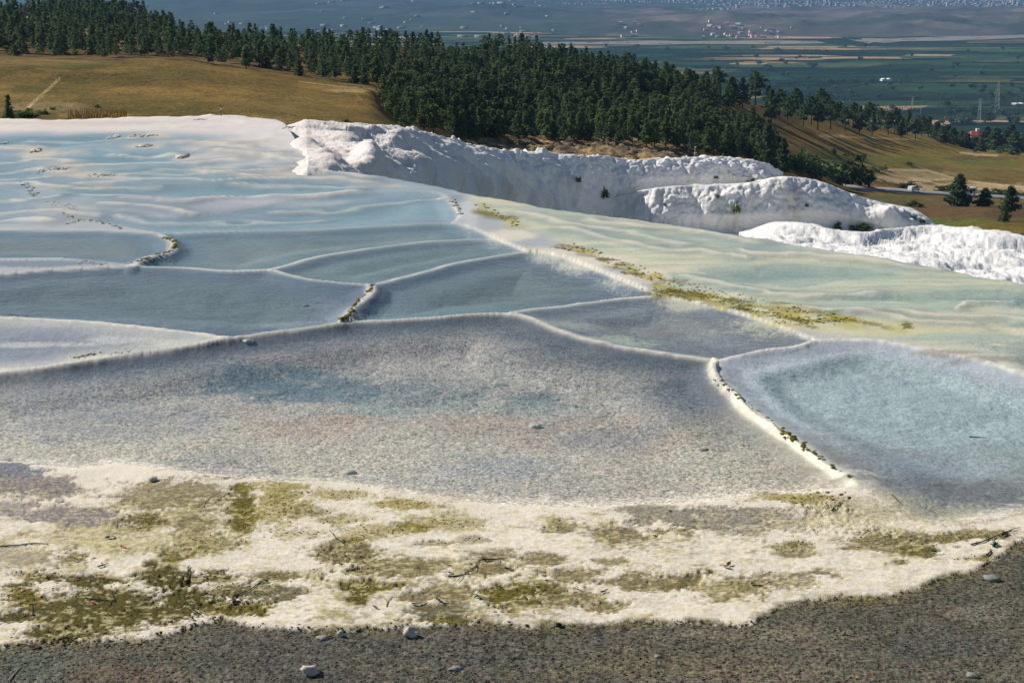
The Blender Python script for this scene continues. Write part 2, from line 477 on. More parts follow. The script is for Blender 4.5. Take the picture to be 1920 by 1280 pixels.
rim('c3', .08, (1740, 645), (1800, 629), (1920, 625), (2200, 640), (2200, 760), (1920, 692), (1840, 668), (1740, 645))

def loop(*seq):
    pts = []
    for s in seq:
        p = RIM[s.strip('-')][0]
        p = p[::-1] if s.startswith('-') else p
        pts.append(p[:-1])
    return np.concatenate(pts)

def inside(poly, x, y):
    r = np.zeros(x.shape, bool)
    m = (x > poly[:, 0].min()) & (x < poly[:, 0].max()) & (y > poly[:, 1].min()) & (y < poly[:, 1].max())
    px, py = x[m], y[m]; c = np.zeros(px.shape, bool)
    j = len(poly) - 1
    for i in range(len(poly)):
        xi, yi = poly[i]; xj, yj = poly[j]
        if yi != yj:
            c ^= ((yi > py) != (yj > py)) & (px < (xj - xi) * (py - yi) / (yj - yi) + xi)
        j = i
    r[m] = c
    return r

def dist_to(poly, x, y, closed=False, step=1):
    """distance of points to a polyline (flat arrays)"""
    p = poly[::step]
    if not np.allclose(p[-1], poly[-1]): p = np.concatenate([p, poly[-1:]])
    if closed: p = np.concatenate([p, p[:1]])
    best = np.full(x.shape, 1e9)
    for (ax, ay), (bx, by) in zip(p[:-1], p[1:]):
        dx, dy = bx - ax, by - ay; l2 = dx * dx + dy * dy
        if l2 < 1e-12: continue
        t = np.clip(((x - ax) * dx + (y - ay) * dy) / l2, 0, 1)
        best = np.minimum(best, (x - ax - t * dx) ** 2 + (y - ay - t * dy) ** 2)
    return np.sqrt(best)

# --- crust colour everywhere first
wob = np.stack([fbm(XY * 0.9, 3, 5), fbm(XY * 0.9 + 40, 3, 6)], -1) - 0.5
f_lo = fbm(XY * np.array([0.35, 0.6]), 4, 21)
f_mid = fbm((XY + wob * 0.8) * np.array([1.2, 1.5]), 5, 31, 0.6)
f_grit = vn(XY * 26.0, 81) * .6 + vn(XY * 55.0, 83) * .4 - .5
f_hi = fbm((XY + wob * 0.3) * np.array([4.0, 6.0]), 4, 41, 0.6)
far_k = sstep(20, 34, Y)
f_mid = f_mid * (1 - far_k) + far_k * fbm((XY + wob * 0.5) * np.array([0.8, 0.8]), 2, 31)
f_hi = f_hi * (1 - far_k) + far_k * .5
C_CRUST = lin(226, 216, 198)
C_CREAM = lin(206, 200, 168)
C_PINK = lin(224, 212, 203)
tint = np.empty(X.shape + (3,)); tint[:] = C_CRUST
speck = np.full(X.shape, 0.05)
wet = np.zeros(X.shape)

def blend(c, w):
    global tint
    w = np.clip(w, 0, 1)[..., None]
    tint = tint * (1 - w) + np.asarray(c) * w

# the terraces beyond the big pool carry a wet blue-grey film on cream
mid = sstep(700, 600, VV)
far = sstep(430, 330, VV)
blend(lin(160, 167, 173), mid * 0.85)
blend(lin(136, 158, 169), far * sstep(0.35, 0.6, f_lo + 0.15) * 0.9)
tip = sstep(258, 240, VV + 6 * (f_mid - 0.5)) * sstep(800, 400, UU)   # dry crust rim far left
blend(C_PINK, tip)
blend(lin(196, 180, 172), tip * sstep(.5, .7, fbm(XY * np.array([.12, .9]), 4, 55)) * .7)
rightcrust = sstep(300, 480, UU + (f_mid - 0.5) * 160) * sstep(330, 285, VV + 25 * (f_mid - 0.5))
blend(lin(222, 214, 208), rightcrust * 0.9)
# pale yellow-green sheet on the right
dline = np.interp(UU, [840, 880, 960, 1060, 1240, 1400, 1560, 1700, 1800, 2200], [352, 375, 420, 455, 530, 585, 625, 640, 655, 760])
sheet = sstep(12, -12, VV - dline + 10 * (f_mid - 0.5)) * sstep(830, 900, UU)
blend(lin(196, 196, 168), sheet)
strk = fbm(XY * np.array([0.4, 2.6]) + wob * 0.8, 5, 51, .6)
blend(lin(150, 172, 168), sheet * sstep(0.5, 0.64, strk) * 0.6)
blend(lin(214, 208, 186), sheet * sstep(0.46, 0.36, strk) * 0.7)
wet = np.maximum(wet, mid * 0.6)

# --- pools: walls, shores, level, depth, shelf, colours (rim, middle, shore)
G = lambda *c: lin(*c)
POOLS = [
    dict(n='main', walls=['a1', 'a2', 'a3', 'a4'], shore=['a5'], lv=.0, d=.27, shelf=1.0, ws=5.0, cr=G(84, 92, 99), cm=G(168, 162, 152), cs=G(194, 184, 165), wc=2.2, sp=.62),  # dark cr paints the shade of the inner slope into the floor colour
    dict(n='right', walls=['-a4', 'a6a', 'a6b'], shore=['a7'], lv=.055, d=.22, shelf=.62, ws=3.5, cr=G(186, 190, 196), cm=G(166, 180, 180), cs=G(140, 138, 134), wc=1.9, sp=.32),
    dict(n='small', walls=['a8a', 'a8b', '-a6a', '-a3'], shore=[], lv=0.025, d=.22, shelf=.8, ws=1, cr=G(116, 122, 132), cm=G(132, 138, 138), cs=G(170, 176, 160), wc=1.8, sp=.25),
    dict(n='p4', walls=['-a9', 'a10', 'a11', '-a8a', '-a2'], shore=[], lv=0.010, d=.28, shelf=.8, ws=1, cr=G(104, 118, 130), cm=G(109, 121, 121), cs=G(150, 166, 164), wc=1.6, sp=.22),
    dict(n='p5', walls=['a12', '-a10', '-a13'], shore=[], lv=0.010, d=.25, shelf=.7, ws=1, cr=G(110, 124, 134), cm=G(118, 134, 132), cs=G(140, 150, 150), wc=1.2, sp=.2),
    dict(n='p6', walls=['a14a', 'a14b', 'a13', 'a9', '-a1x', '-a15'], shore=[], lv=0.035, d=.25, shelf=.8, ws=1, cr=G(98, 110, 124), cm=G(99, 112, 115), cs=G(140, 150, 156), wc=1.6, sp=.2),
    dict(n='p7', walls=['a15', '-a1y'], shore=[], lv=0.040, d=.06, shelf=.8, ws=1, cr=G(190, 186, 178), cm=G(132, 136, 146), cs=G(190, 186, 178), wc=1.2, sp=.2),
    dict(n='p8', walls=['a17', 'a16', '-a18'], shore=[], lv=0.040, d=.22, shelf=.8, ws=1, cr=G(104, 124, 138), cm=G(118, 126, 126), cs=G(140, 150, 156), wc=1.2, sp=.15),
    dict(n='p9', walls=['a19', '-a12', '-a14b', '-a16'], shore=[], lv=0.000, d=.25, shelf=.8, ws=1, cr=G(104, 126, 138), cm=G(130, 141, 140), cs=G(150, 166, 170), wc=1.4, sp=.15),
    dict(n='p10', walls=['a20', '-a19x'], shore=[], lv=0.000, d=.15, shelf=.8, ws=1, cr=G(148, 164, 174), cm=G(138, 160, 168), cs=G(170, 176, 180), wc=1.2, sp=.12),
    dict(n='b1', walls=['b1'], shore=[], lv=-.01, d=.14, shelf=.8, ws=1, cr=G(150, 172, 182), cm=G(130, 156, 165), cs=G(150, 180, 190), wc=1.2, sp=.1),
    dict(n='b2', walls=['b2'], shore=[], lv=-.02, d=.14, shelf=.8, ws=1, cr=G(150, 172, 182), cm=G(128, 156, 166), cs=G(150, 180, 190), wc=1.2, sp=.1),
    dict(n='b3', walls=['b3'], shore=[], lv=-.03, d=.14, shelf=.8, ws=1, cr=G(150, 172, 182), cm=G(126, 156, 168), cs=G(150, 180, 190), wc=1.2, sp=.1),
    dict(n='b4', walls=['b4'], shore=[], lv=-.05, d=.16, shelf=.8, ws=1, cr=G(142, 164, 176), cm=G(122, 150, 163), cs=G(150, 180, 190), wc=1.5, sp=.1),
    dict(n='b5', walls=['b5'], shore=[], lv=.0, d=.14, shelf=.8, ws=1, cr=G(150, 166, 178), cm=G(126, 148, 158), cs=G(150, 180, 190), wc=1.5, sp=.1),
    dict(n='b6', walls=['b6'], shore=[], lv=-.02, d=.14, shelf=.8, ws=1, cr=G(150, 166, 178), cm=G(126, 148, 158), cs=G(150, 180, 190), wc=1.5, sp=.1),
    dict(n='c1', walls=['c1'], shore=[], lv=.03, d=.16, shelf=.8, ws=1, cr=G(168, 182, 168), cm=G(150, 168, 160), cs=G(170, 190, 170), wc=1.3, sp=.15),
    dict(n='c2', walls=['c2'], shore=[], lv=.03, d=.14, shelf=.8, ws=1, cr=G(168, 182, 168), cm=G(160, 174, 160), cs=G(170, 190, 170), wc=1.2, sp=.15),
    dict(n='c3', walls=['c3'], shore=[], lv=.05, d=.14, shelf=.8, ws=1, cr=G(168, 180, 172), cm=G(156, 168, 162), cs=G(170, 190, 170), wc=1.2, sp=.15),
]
# a1 is split where the upper-left pool meets the crust lake
_a1, _z1 = RIM['a1']
_ju, _jv = proj(_a1[:, 0], _a1[:, 1], np.full(len(_a1), _z1))
_k = int(np.argmin(np.abs(_ju - 430)))
RIM['a1y'] = (_a1[:_k + 1], _z1); RIM['a1x'] = (_a1[_k:], _z1)
RIM['a15'][0][-1] = _a1[_k]
_e = RIM['a20'][0][-1]; _q = RIM['a19'][0]; RIM['a19x'] = (_q[:int(np.argmin(((_q - _e) ** 2).sum(1))) + 1], .02)

waters = []
for P in POOLS:
    poly = loop(*P['walls'], *P['shore'])
    m = inside(poly, X, Y)
    if P['n'] == 'main': in_main = m.copy()
    x, y = X[m] + 0.10 * wob[m][:, 0], Y[m] + 0.10 * wob[m][:, 1]
    dw = np.full(x.shape, 1e9)
    for s in P['walls']:
        dw = np.minimum(dw, dist_to(RIM[s.strip('-')][0], x, y, step=3))
    ds = np.full(x.shape, 1e9)
    for s in P['shore']:
        ds = np.minimum(ds, dist_to(RIM[s.strip('-')][0], x, y, step=3))
    lo, md, hi = f_lo[m], f_mid[m], f_hi[m]
    crisp = P['n'] in ('main', 'right', 'small')
    sh = P['shelf'] * ((0.9 + 0.25 * lo) if crisp else (0.7 + 0.8 * lo))
    dws = dw + (lo - .5) * (.6 if crisp else 0)
    prof = (0.4 * sstep(0.0, 0.5, dw) + 0.6 * sstep(0, .85 if P['n'] == 'main' else .6, dws - sh)) if crisp else (0.45 * sstep(0.0, 0.5, dw) + 0.55 * sstep(0, 1.1, dw - sh))
    shore_f = sstep(0, P['ws'], ds)
    depth = P['d'] * prof * (0.25 + 0.75 * shore_f)
    depth = depth * (0.85 + 0.3 * md) + 0.02 * (md - 0.5) * sstep(.3, .8, dw)
    depth = np.where(ds < 0.5, depth * ds / 0.5, depth)
    if P['n'][0] in 'bc':
        film = P['d'] * sstep(0.0, 2.2, dw + (md - .5) * 1.2)
        Z[m] = base_z(Y[m]) - film + 0.03 * (md - .5) * sstep(.4, 1.5, dw)
    else: Z[m] = P['lv'] - depth + 0.02 * sstep(.6, .0, ds) + 0.012 * (hi - 0.5)
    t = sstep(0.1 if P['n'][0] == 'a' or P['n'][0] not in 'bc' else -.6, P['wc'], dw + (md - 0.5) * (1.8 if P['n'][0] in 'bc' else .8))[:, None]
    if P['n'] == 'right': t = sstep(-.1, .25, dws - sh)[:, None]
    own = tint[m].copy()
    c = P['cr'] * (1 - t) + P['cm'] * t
    ts = (1 - sstep(0, P['ws'], ds + (md - 0.5) * 1.5))[:, None]
    c = c * (1 - ts) + P['cs'] * ts
    # crust creeping into the shallows along the shore, ragged
    ts = sstep(.55, .0, ds + (md - .5) * 1.3 + (hi - .5) * .5 + f_grit[m] * .35)[:, None] * .85
    c = c * (1 - ts) + C_CRUST * ts
    # thin pale line of fresh deposit on the rim itself
    tr = np.exp(-(dw / 0.08) ** 2)[:, None] * (0.65 if P['n'][0] not in 'bc' else 0)
    c = c * (1 - tr) + lin(214, 210, 200) * tr
    c = c * (0.86 + 0.28 * md[:, None])
    if P['n'][0] in 'bc': c = own * (1 - t) + c * t
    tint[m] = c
    speck[m] = P['sp'] * sstep(0.0, 0.6, dw)
    wet[m] = 0.3
    waters.append((P, poly))

# --- rims: a raised crest along every wall
for name in RIM:
    if name in ('a5', 'a7', 'a1x', 'a1y', 'a19x') or name[0] in 'bc': continue
    pl, z = RIM[name]
    pad = 0.8
    lim = ~in_main if name in ('a9', 'a16') else True
    m = (X > pl[:, 0].min() - pad) & (X < pl[:, 0].max() + pad) & (Y > pl[:, 1].min() - pad) & (Y < pl[:, 1].max() + pad) & lim
    x, y = X[m] + 0.16 * wob[m][:, 0], Y[m] + 0.16 * wob[m][:, 1]
    d = dist_to(pl, x, y, step=2)
    row = 2.4 * y * y / (H * F)
    wdt = (0.0 if name == 'a4' else 0.0) + .9 * np.maximum(0, row - .03)
    nz = np.interp(y, [22, 32], [.09, .025])
    rz = z - np.interp(y, [20, 34], [0, .03]) + nz * (f_mid[m] - 0.55) + .4 * nz * (f_hi[m] - .5) - (1.7 if name == 'a4' else .5) * np.maximum(0, d - wdt) - 0.3 * d * d
    zz = Z[m]; up = rz > zz
    Z[m] = np.where(up, rz, zz)
    wgt = np.exp(-(d / (0.12 if name == 'a4' else 0.08)) ** 2) * (0.85 if name == 'a4' else .5 if name[0] == 'a' and name not in ('a18', 'a19', 'a20') else 0.22)
    tc = tint[m]; tc = tc * (1 - wgt[:, None]) + (lin(232, 226, 204) if name == 'a4' else lin(224, 219, 206)) * wgt[:, None]
    tint[m] = tc

# --- crust relief outside pools
ph = sstep(700, 900, VV)
Z += (f_lo - 0.5) * 0.05 * ph + (f_mid - 0.5) * 0.035 * ph + (f_hi - 0.5) * 0.012
Z += np.where(far > 0, (f_mid - 0.5) * 0.16 * rightcrust, 0)

# --- stains: (u, v, ru, rv, colour, weight)
ALLOW = np.full(X.shape, True)
def stain(u, v, ru, rv, c, w=1.0, rough=0.6, lo=0.30, hi=0.62, rot=0.0):
    m = (np.abs(UU - u) < 2.6 * max(ru, rv)) & (np.abs(VV - v) < 2.6 * max(ru, rv)) & ALLOW
    du, dv = UU[m] - u, VV[m] - v
    ca, sa = math.cos(rot), math.sin(rot)
    a, b = (du * ca + dv * sa) / ru, (-du * sa + dv * ca) / rv
    g_ = np.exp(-(a * a + b * b) * 0.8)
    k = sstep(lo, hi, g_ + .75 * rough * f_grit[m] * np.exp(-(a * a + b * b) * .1) + rough * (0.55 * (f_mid[m] - 0.5) + 0.6 * (f_hi[m] - 0.5)) * 2 * np.exp(-(a * a + b * b) * 0.15)) * w
    tint[m] = tint[m] * (1 - k[:, None]) + np.asarray(c) * k[:, None]
    return m, k

TEAL, TAN, PNK, GRY = lin(84, 108, 116), lin(176, 152, 132), lin(160, 146, 146), lin(110, 114, 122)
for s in [(480, 690, 110, 26, TEAL, .9), (620, 690, 120, 28, TEAL, .8), (560, 665, 60, 10, TEAL, .6), (1000, 710, 60, 14, TEAL, .7), (760, 700, 160, 30, lin(110, 124, 128), .7),
          (700, 735, 120, 12, lin(150, 164, 158), .7), (940, 730, 150, 14, lin(146, 158, 150), .6),
          (560, 775, 120, 24, TAN, .6), (650, 752, 70, 12, TAN, .7), (900, 760, 130, 26, TAN, .5), (1130, 765, 90, 26, TAN, .5), (1010, 800, 60, 20, TAN, .4), (480, 740, 60, 14, TAN, .35), (1240, 805, 90, 24, TAN, .4),
          (760, 628, 240, 8, PNK, .25), (560, 650, 160, 7, PNK, .35), (1150, 790, 110, 30, GRY, .5), (950, 850, 120, 26, lin(140, 150, 158), .5),
          (420, 850, 130, 34, GRY, .4), (1300, 720, 90, 26, GRY, .6), (200, 760, 220, 50, lin(120, 124, 134), .5), (1080, 880, 260, 40, lin(168, 160, 150), .5),
          (860, 880, 200, 30, lin(160, 160, 160), .4), (1450, 880, 110, 26, lin(166, 160, 138), .5)]:
    stain(*s, rough=0.9, lo=0.2, hi=0.9)
# right pool: dark underwater ledge, clear bright middle, dim near shore
for s in [(1600, 760, 160, 70, lin(172, 186, 188), .6), (1790, 760, 160, 60, lin(168, 182, 184), .5),
          (1760, 900, 170, 30, lin(120, 122, 126), .7), (1860, 920, 120, 30, lin(112, 112, 112), .7), (1700, 860, 120, 30, lin(134, 140, 152), .5), (1800, 850, 120, 24, lin(164, 170, 178), .5)]:
    stain(*s, rough=0.7, lo=0.2, hi=0.9)
ALLOW = ~in_main
for s in [(1050, 600, 90, 10, lin(176, 184, 170), .7), (1140, 628, 110, 14, lin(176, 182, 164), .8), (1200, 600, 150, 16, lin(134, 128, 126), .5), (1380, 630, 120, 16, lin(120, 124, 130), .5),
          (760, 585, 120, 10, lin(156, 170, 166), .6), (830, 575, 160, 14, lin(126, 146, 150), .5), (900, 560, 180, 10, lin(120, 142, 146), .4),
          (300, 590, 300, 10, lin(130, 142, 150), .5), (560, 600, 90, 12, lin(150, 156, 162), .6), (620, 570, 40, 26, lin(142, 148, 158), .5),
          (340, 640, 90, 10, lin(214, 208, 192), .8), (180, 665, 90, 8, lin(220, 214, 192), .8), (60, 640, 120, 6, lin(212, 208, 196), .7), (210, 632, 60, 8, lin(206, 204, 200), .7),
          (60, 660, 90, 14, lin(140, 144, 156), .7), (60, 616, 90, 10, lin(146, 150, 160), .7), (130, 625, 40, 10, lin(140, 144, 158), .6), (20, 690, 120, 5, lin(226, 220, 200), .9)]:
    stain(*s, rough=0.8, lo=0.2, hi=0.85)
CRM, LAV = lin(200, 191, 176), lin(146, 156, 166)
for s in [(50, 276, 60, 6, CRM, .9), (75, 284, 36, 6, CRM, .9), (70, 295, 22, 4, CRM, .8), (140, 286, 30, 3, CRM, .7), (128, 316, 30, 11, CRM, .9), (170, 328, 90, 6, CRM, .9), (240, 334, 30, 3, CRM, .8), (270, 255, 56, 5, CRM, .9), (285, 275, 40, 4, CRM, .8),
          (415, 268, 70, 9, CRM, .9), (345, 295, 20, 4, CRM, .8), (400, 318, 40, 5, CRM, .8), (500, 328, 90, 5, CRM, .9), (570, 318, 50, 8, CRM, .9), (640, 335, 70, 5, CRM, .8), (470, 290, 60, 10, CRM, .6), (175, 347, 40, 3, CRM, .8), (90, 352, 30, 4, CRM, .6),
          (290, 378, 130, 14, LAV, .8), (470, 376, 150, 6, lin(188, 188, 190), .8), (150, 391, 80, 6, CRM, .7), (300, 395, 190, 12, LAV, .8), (40, 380, 70, 20, LAV, .6), (60, 494, 150, 5, lin(118, 130, 144), .9), (200, 488, 60, 5, lin(150, 156, 166), .6),
          (700, 348, 40, 3, CRM, .6), (60, 400, 90, 3, CRM, .4), (560, 342, 90, 4, LAV, .6)]:
    stain(*s, rough=1.0, lo=.2, hi=.6)
# the crust band between the pools, upper centre
for s in [(960, 440, 40, 10, C_CRUST, .8), (1040, 470, 60, 10, C_CRUST, .8), (1120, 490, 70, 14, C_CRUST, .8), (1200, 520, 60, 14, C_CRUST, .8), (1330, 560, 90, 14, lin(214, 208, 180), .7),
          (1480, 600, 100, 14, lin(214, 208, 176), .7), (1640, 615, 160, 14, lin(206, 200, 160), .7), (880, 400, 20, 30, lin(204, 206, 200), .7),
          (1780, 660, 60, 6, lin(150, 136, 120), .6), (1850, 672, 70, 7, lin(140, 130, 124), .6)]:
    stain(*s, rough=0.8, lo=0.2, hi=0.8)

for (u0_, v0_), (u1_, v1_), n_, sp_ in [((1050, 458), (1150, 490), 9, 8), ((1150, 492), (1260, 532), 14, 9), ((1235, 542), (1380, 572), 22, 10), ((1380, 572), (1520, 605), 24, 9), ((1440, 570), (1600, 600), 16, 8), ((890, 382), (970, 425), 8, 7), ((1560, 600), (1700, 618), 8, 8)]:
    for t_ in np.linspace(0, 1, n_):
        stain(u0_ + (u1_ - u0_) * t_ + rng.normal(0, 8), v0_ + (v1_ - v0_) * t_ + rng.normal(0, sp_ * .6), rng.uniform(8, 34), rng.uniform(2, 5), [lin(120, 108, 36), lin(96, 88, 30), lin(176, 164, 84), lin(190, 178, 110)][int(rng.integers(4))], rng.uniform(.5, .95), rough=1.0, lo=.25, hi=.6, rot=.12)
ALLOW = np.full(X.shape, True)
# foreground crust: algae and damp hollows
OLV, OLD, GOL, MAU, YEL = lin(102, 91, 30), lin(80, 72, 22), lin(130, 118, 84), lin(136, 128, 124), lin(144, 128, 44)
PATCH = [(310, 925, 100, 26, GOL, .9), (266, 977, 34, 18, OLV, 1), (456, 955, 26, 46, OLV, 1), (521, 948, 46, 46, YEL, .8), (365, 984, 44, 14, GOL, 1), (372, 1017, 48, 13, OLV, .9),
         (328, 1042, 26, 11, OLV, 1), (281, 1057, 12, 7, OLD, 1), (138, 1044, 40, 14, OLV, .9), (66, 1082, 36, 11, OLV, .9), (164, 1087, 72, 14, OLD, 1), (317, 1082, 60, 16, OLD, 1),
         (401, 1079, 46, 14, OLD, 1), (521, 1079, 54, 11, OLV, .9), (474, 1108, 92, 17, OLD, .9), (204, 1140, 190, 44, OLD, 1), (36, 1112, 46, 22, OLV, 1), (346, 1130, 80, 30, OLD, 1),
         (437, 1137, 66, 15, OLV, 1), (22, 1157, 30, 10, OLD, 1), (102, 1184, 74, 13, OLD, 1), (620, 1039, 34, 12, OLV, .9), (667, 1036, 46, 20, OLV, .9), (674, 1068, 24, 8, OLD, 1), (685, 1100, 34, 9, OLD, 1),
         (671, 1122, 18, 9, OLV, 1), (36, 1039, 90, 26, GOL, .7), (200, 1010, 160, 20, lin(186, 172, 132), .7), (29, 877, 50, 17, lin(124, 126, 136), 1), (90, 910, 110, 20, MAU, 1), (110, 962, 90, 17, MAU, 1), (20, 950, 60, 12, MAU, .8),
         (636, 1038, 48, 19, GOL, 1), (738, 1057, 78, 18, GOL, 1), (687, 1100, 44, 9, OLV, 1), (848, 1108, 46, 14, GOL, 1), (775, 1119, 30, 9, GOL, 1), (935, 1111, 34, 15, OLV, 1), (1001, 1111, 66, 19, OLV, 1),
         (1085, 1119, 62, 18, GOL, 1), (1128, 1134, 36, 11, GOL, 1), (917, 1066, 32, 10, GOL, 1), (1019, 1049, 48, 12, GOL, 1), (939, 1038, 34, 11, GOL, .9), (1095, 1075, 52, 14, GOL, 1), (1140, 1051, 34, 9, GOL, .9),
         (1220, 1090, 92, 19, GOL, 1), (1165, 1002, 52, 15, lin(132, 122, 88), 1), (1048, 987, 30, 10, OLV, .8), (1231, 995, 28, 8, OLV, .9), (1282, 993, 22, 8, OLV, .9), (1253, 962, 84, 18, lin(140, 134, 118), .9),
         (819, 1144, 54, 15, lin(110, 104, 80), 1), (819, 1160, 56, 6, OLV, .9), (892, 1009, 34, 8, OLV, .6), (804, 1017, 30, 7, OLV, .7), (855, 980, 64, 12, YEL, .6), (760, 944, 50, 10, YEL, .8), (702, 995, 74, 13, YEL, .6), (636, 926, 70, 9, YEL, .7),
         (1410, 972, 190, 24, lin(134, 128, 114), .95), (1491, 1022, 34, 9, OLV, .9), (1488, 1039, 34, 8, GOL, .9), (1488, 1082, 84, 20, lin(132, 122, 94), 1), (1353, 1103, 62, 22, lin(134, 122, 82), 1),
         (1261, 1089, 48, 13, GOL, 1), (1665, 1011, 84, 19, OLV, .85), (1728, 1036, 30, 8, OLV, .9), (1690, 1053, 16, 6, OLV, .9), (1806, 1004, 58, 11, OLV, .9), (1820, 1046, 46, 6, OLV, .9), (1495, 933, 60, 11, YEL, .8), (1560, 945, 40, 16, YEL, .5),
         (1580, 970, 120, 24, lin(196, 184, 150), .8), (1690, 960, 130, 30, lin(180, 172, 146), .7), (560, 1000, 60, 12, YEL, .4), (760, 990, 40, 8, YEL, .6), (640, 975, 50, 8, YEL, .6), (590, 960, 50, 10, OLV, .6)]
crust = sstep(895, 950, VV - 0.03 * (UU - 600)) * (VV < np.interp(UU, GRAVEL[:, 0], GRAVEL[:, 1]))
leftz = sstep(760, 200, UU)
fine = fbm((XY + wob * 0.2) * np.array([7, 15]), 3, 61, 0.65)
k = crust * sstep(0.60, 0.70, fine * 0.55 + f_mid * 0.45 + 0.05 * leftz) * 0.8
blend(lin(206, 194, 156), crust * sstep(0.46, 0.62, f_mid) * 0.5 * (0.4 + leftz))
blend(lin(140, 128, 66), k)
for s in PATCH:
    m_, k_ = stain(*s, rough=1.0, lo=0.2, hi=0.6)
    speck[m_] = np.maximum(speck[m_], 0.42 * k_)
    Z[m_] -= 0.014 * k_
# mottling: pale grains and dark flecks over everything on the crust
gr = vn(XY * np.array([16, 30]) + wob * 3, 87) * .5 + fine * .5
blend(lin(200, 188, 142), crust * sstep(.56, .68, gr + .25 * f_grit) * .6)
blend(lin(84, 76, 34), crust * sstep(.40, .30, gr + .25 * f_grit) * sstep(.5, .62, f_mid + .12 * leftz) * .55)
speck = np.maximum(speck, crust * 0.12)

# near channel: dark gravel bed, a low step below the crust
gv = np.interp(UU, GRAVEL[:, 0], GRAVEL[:, 1]) + 14 * (fbm(XY * 2.2, 4, 71, 0.6) - 0.5)
gk = sstep(-3, 5, VV - gv + 9 * f_grit + 8 * (f_hi - .5))
gcol = lin(92, 87, 74)[None, None] * (0.75 + 0.5 * f_mid[..., None])
wg = sstep(0.5, 0.7, f_lo)[..., None] * 0.5
gcol = gcol * (1 - wg) + lin(118, 108, 84) * wg
wg = sstep(0.55, 0.75, fbm(XY * 1.1 + 9, 4, 77))[..., None] * 0.5
gcol = gcol * (1 - wg) + lin(76, 76, 70) * wg
fringe = np.exp(-((VV - gv - 4) / 9.0) ** 2) * sstep(0.4, 0.6, f_hi) * 0.6
tint = tint * (1 - gk[..., None]) + gcol * gk[..., None]
blend(lin(104, 96, 48), fringe)
for s in [(1700, 1090, 20, 30, GRY, 0), (1830, 1140, 60, 16, lin(128, 120, 106), .5), (230, 1260, 120, 20, lin(96, 78, 56), .6), (60, 1250, 70, 30, lin(62, 78, 68), .6), (1200, 1240, 200, 24, lin(110, 100, 74), .5), (1500, 1185, 160, 14, lin(128, 118, 96), .45), (900, 1228, 200, 14, lin(76, 76, 72), .6), (350, 1235, 180, 18, lin(66, 66, 60), .6), (1330, 1262, 240, 14, lin(122, 112, 90), .4), (650, 1265, 140, 10, lin(70, 68, 62), .6), (1750, 1200, 120, 30, lin(72, 74, 70), .5)]:
    stain(*s, rough=0.8, lo=0.2, hi=0.9)
speck = speck * (1 - gk) + 0.78 * gk
Z -= 0.025 * gk
wet = wet * (1 - gk) + 0.35 * gk

sm = np.full(X.shape, False)
for nm in ('a5', 'a7'):
    pl = RIM[nm][0]
    m = (X > pl[:, 0].min() - .5) & (X < pl[:, 0].max() + .5) & (Y > pl[:, 1].min() - .5) & (Y < pl[:, 1].max() + .5)
    sm[m] |= dist_to(pl, X[m], Y[m], step=2) < .4
for _ in range(10):
    Zb = Z.copy()
    Zb[1:-1, 1:-1] = (Z[:-2, 1:-1] + Z[2:, 1:-1] + Z[1:-1, :-2] + Z[1:-1, 2:] + Z[1:-1, 1:-1] * 2) / 6
    Z[sm] = Zb[sm]
fk = sstep(28, 36, Y) * .8
for _ in range(1):
    for A_ in (Z, tint):
        B_ = A_.copy()
        B_[:, 2:-2] = (A_[:, :-4] + A_[:, 1:-3] * 2 + A_[:, 2:-2] * 2 + A_[:, 3:-1] * 2 + A_[:, 4:]) / 8
        B_[1:-1] = (B_[:-2] + 2 * B_[1:-1] + B_[2:]) / 4
        f_ = fk if A_.ndim == 2 else fk[..., None]
        A_[:] = A_ * (1 - f_) + B_ * f_
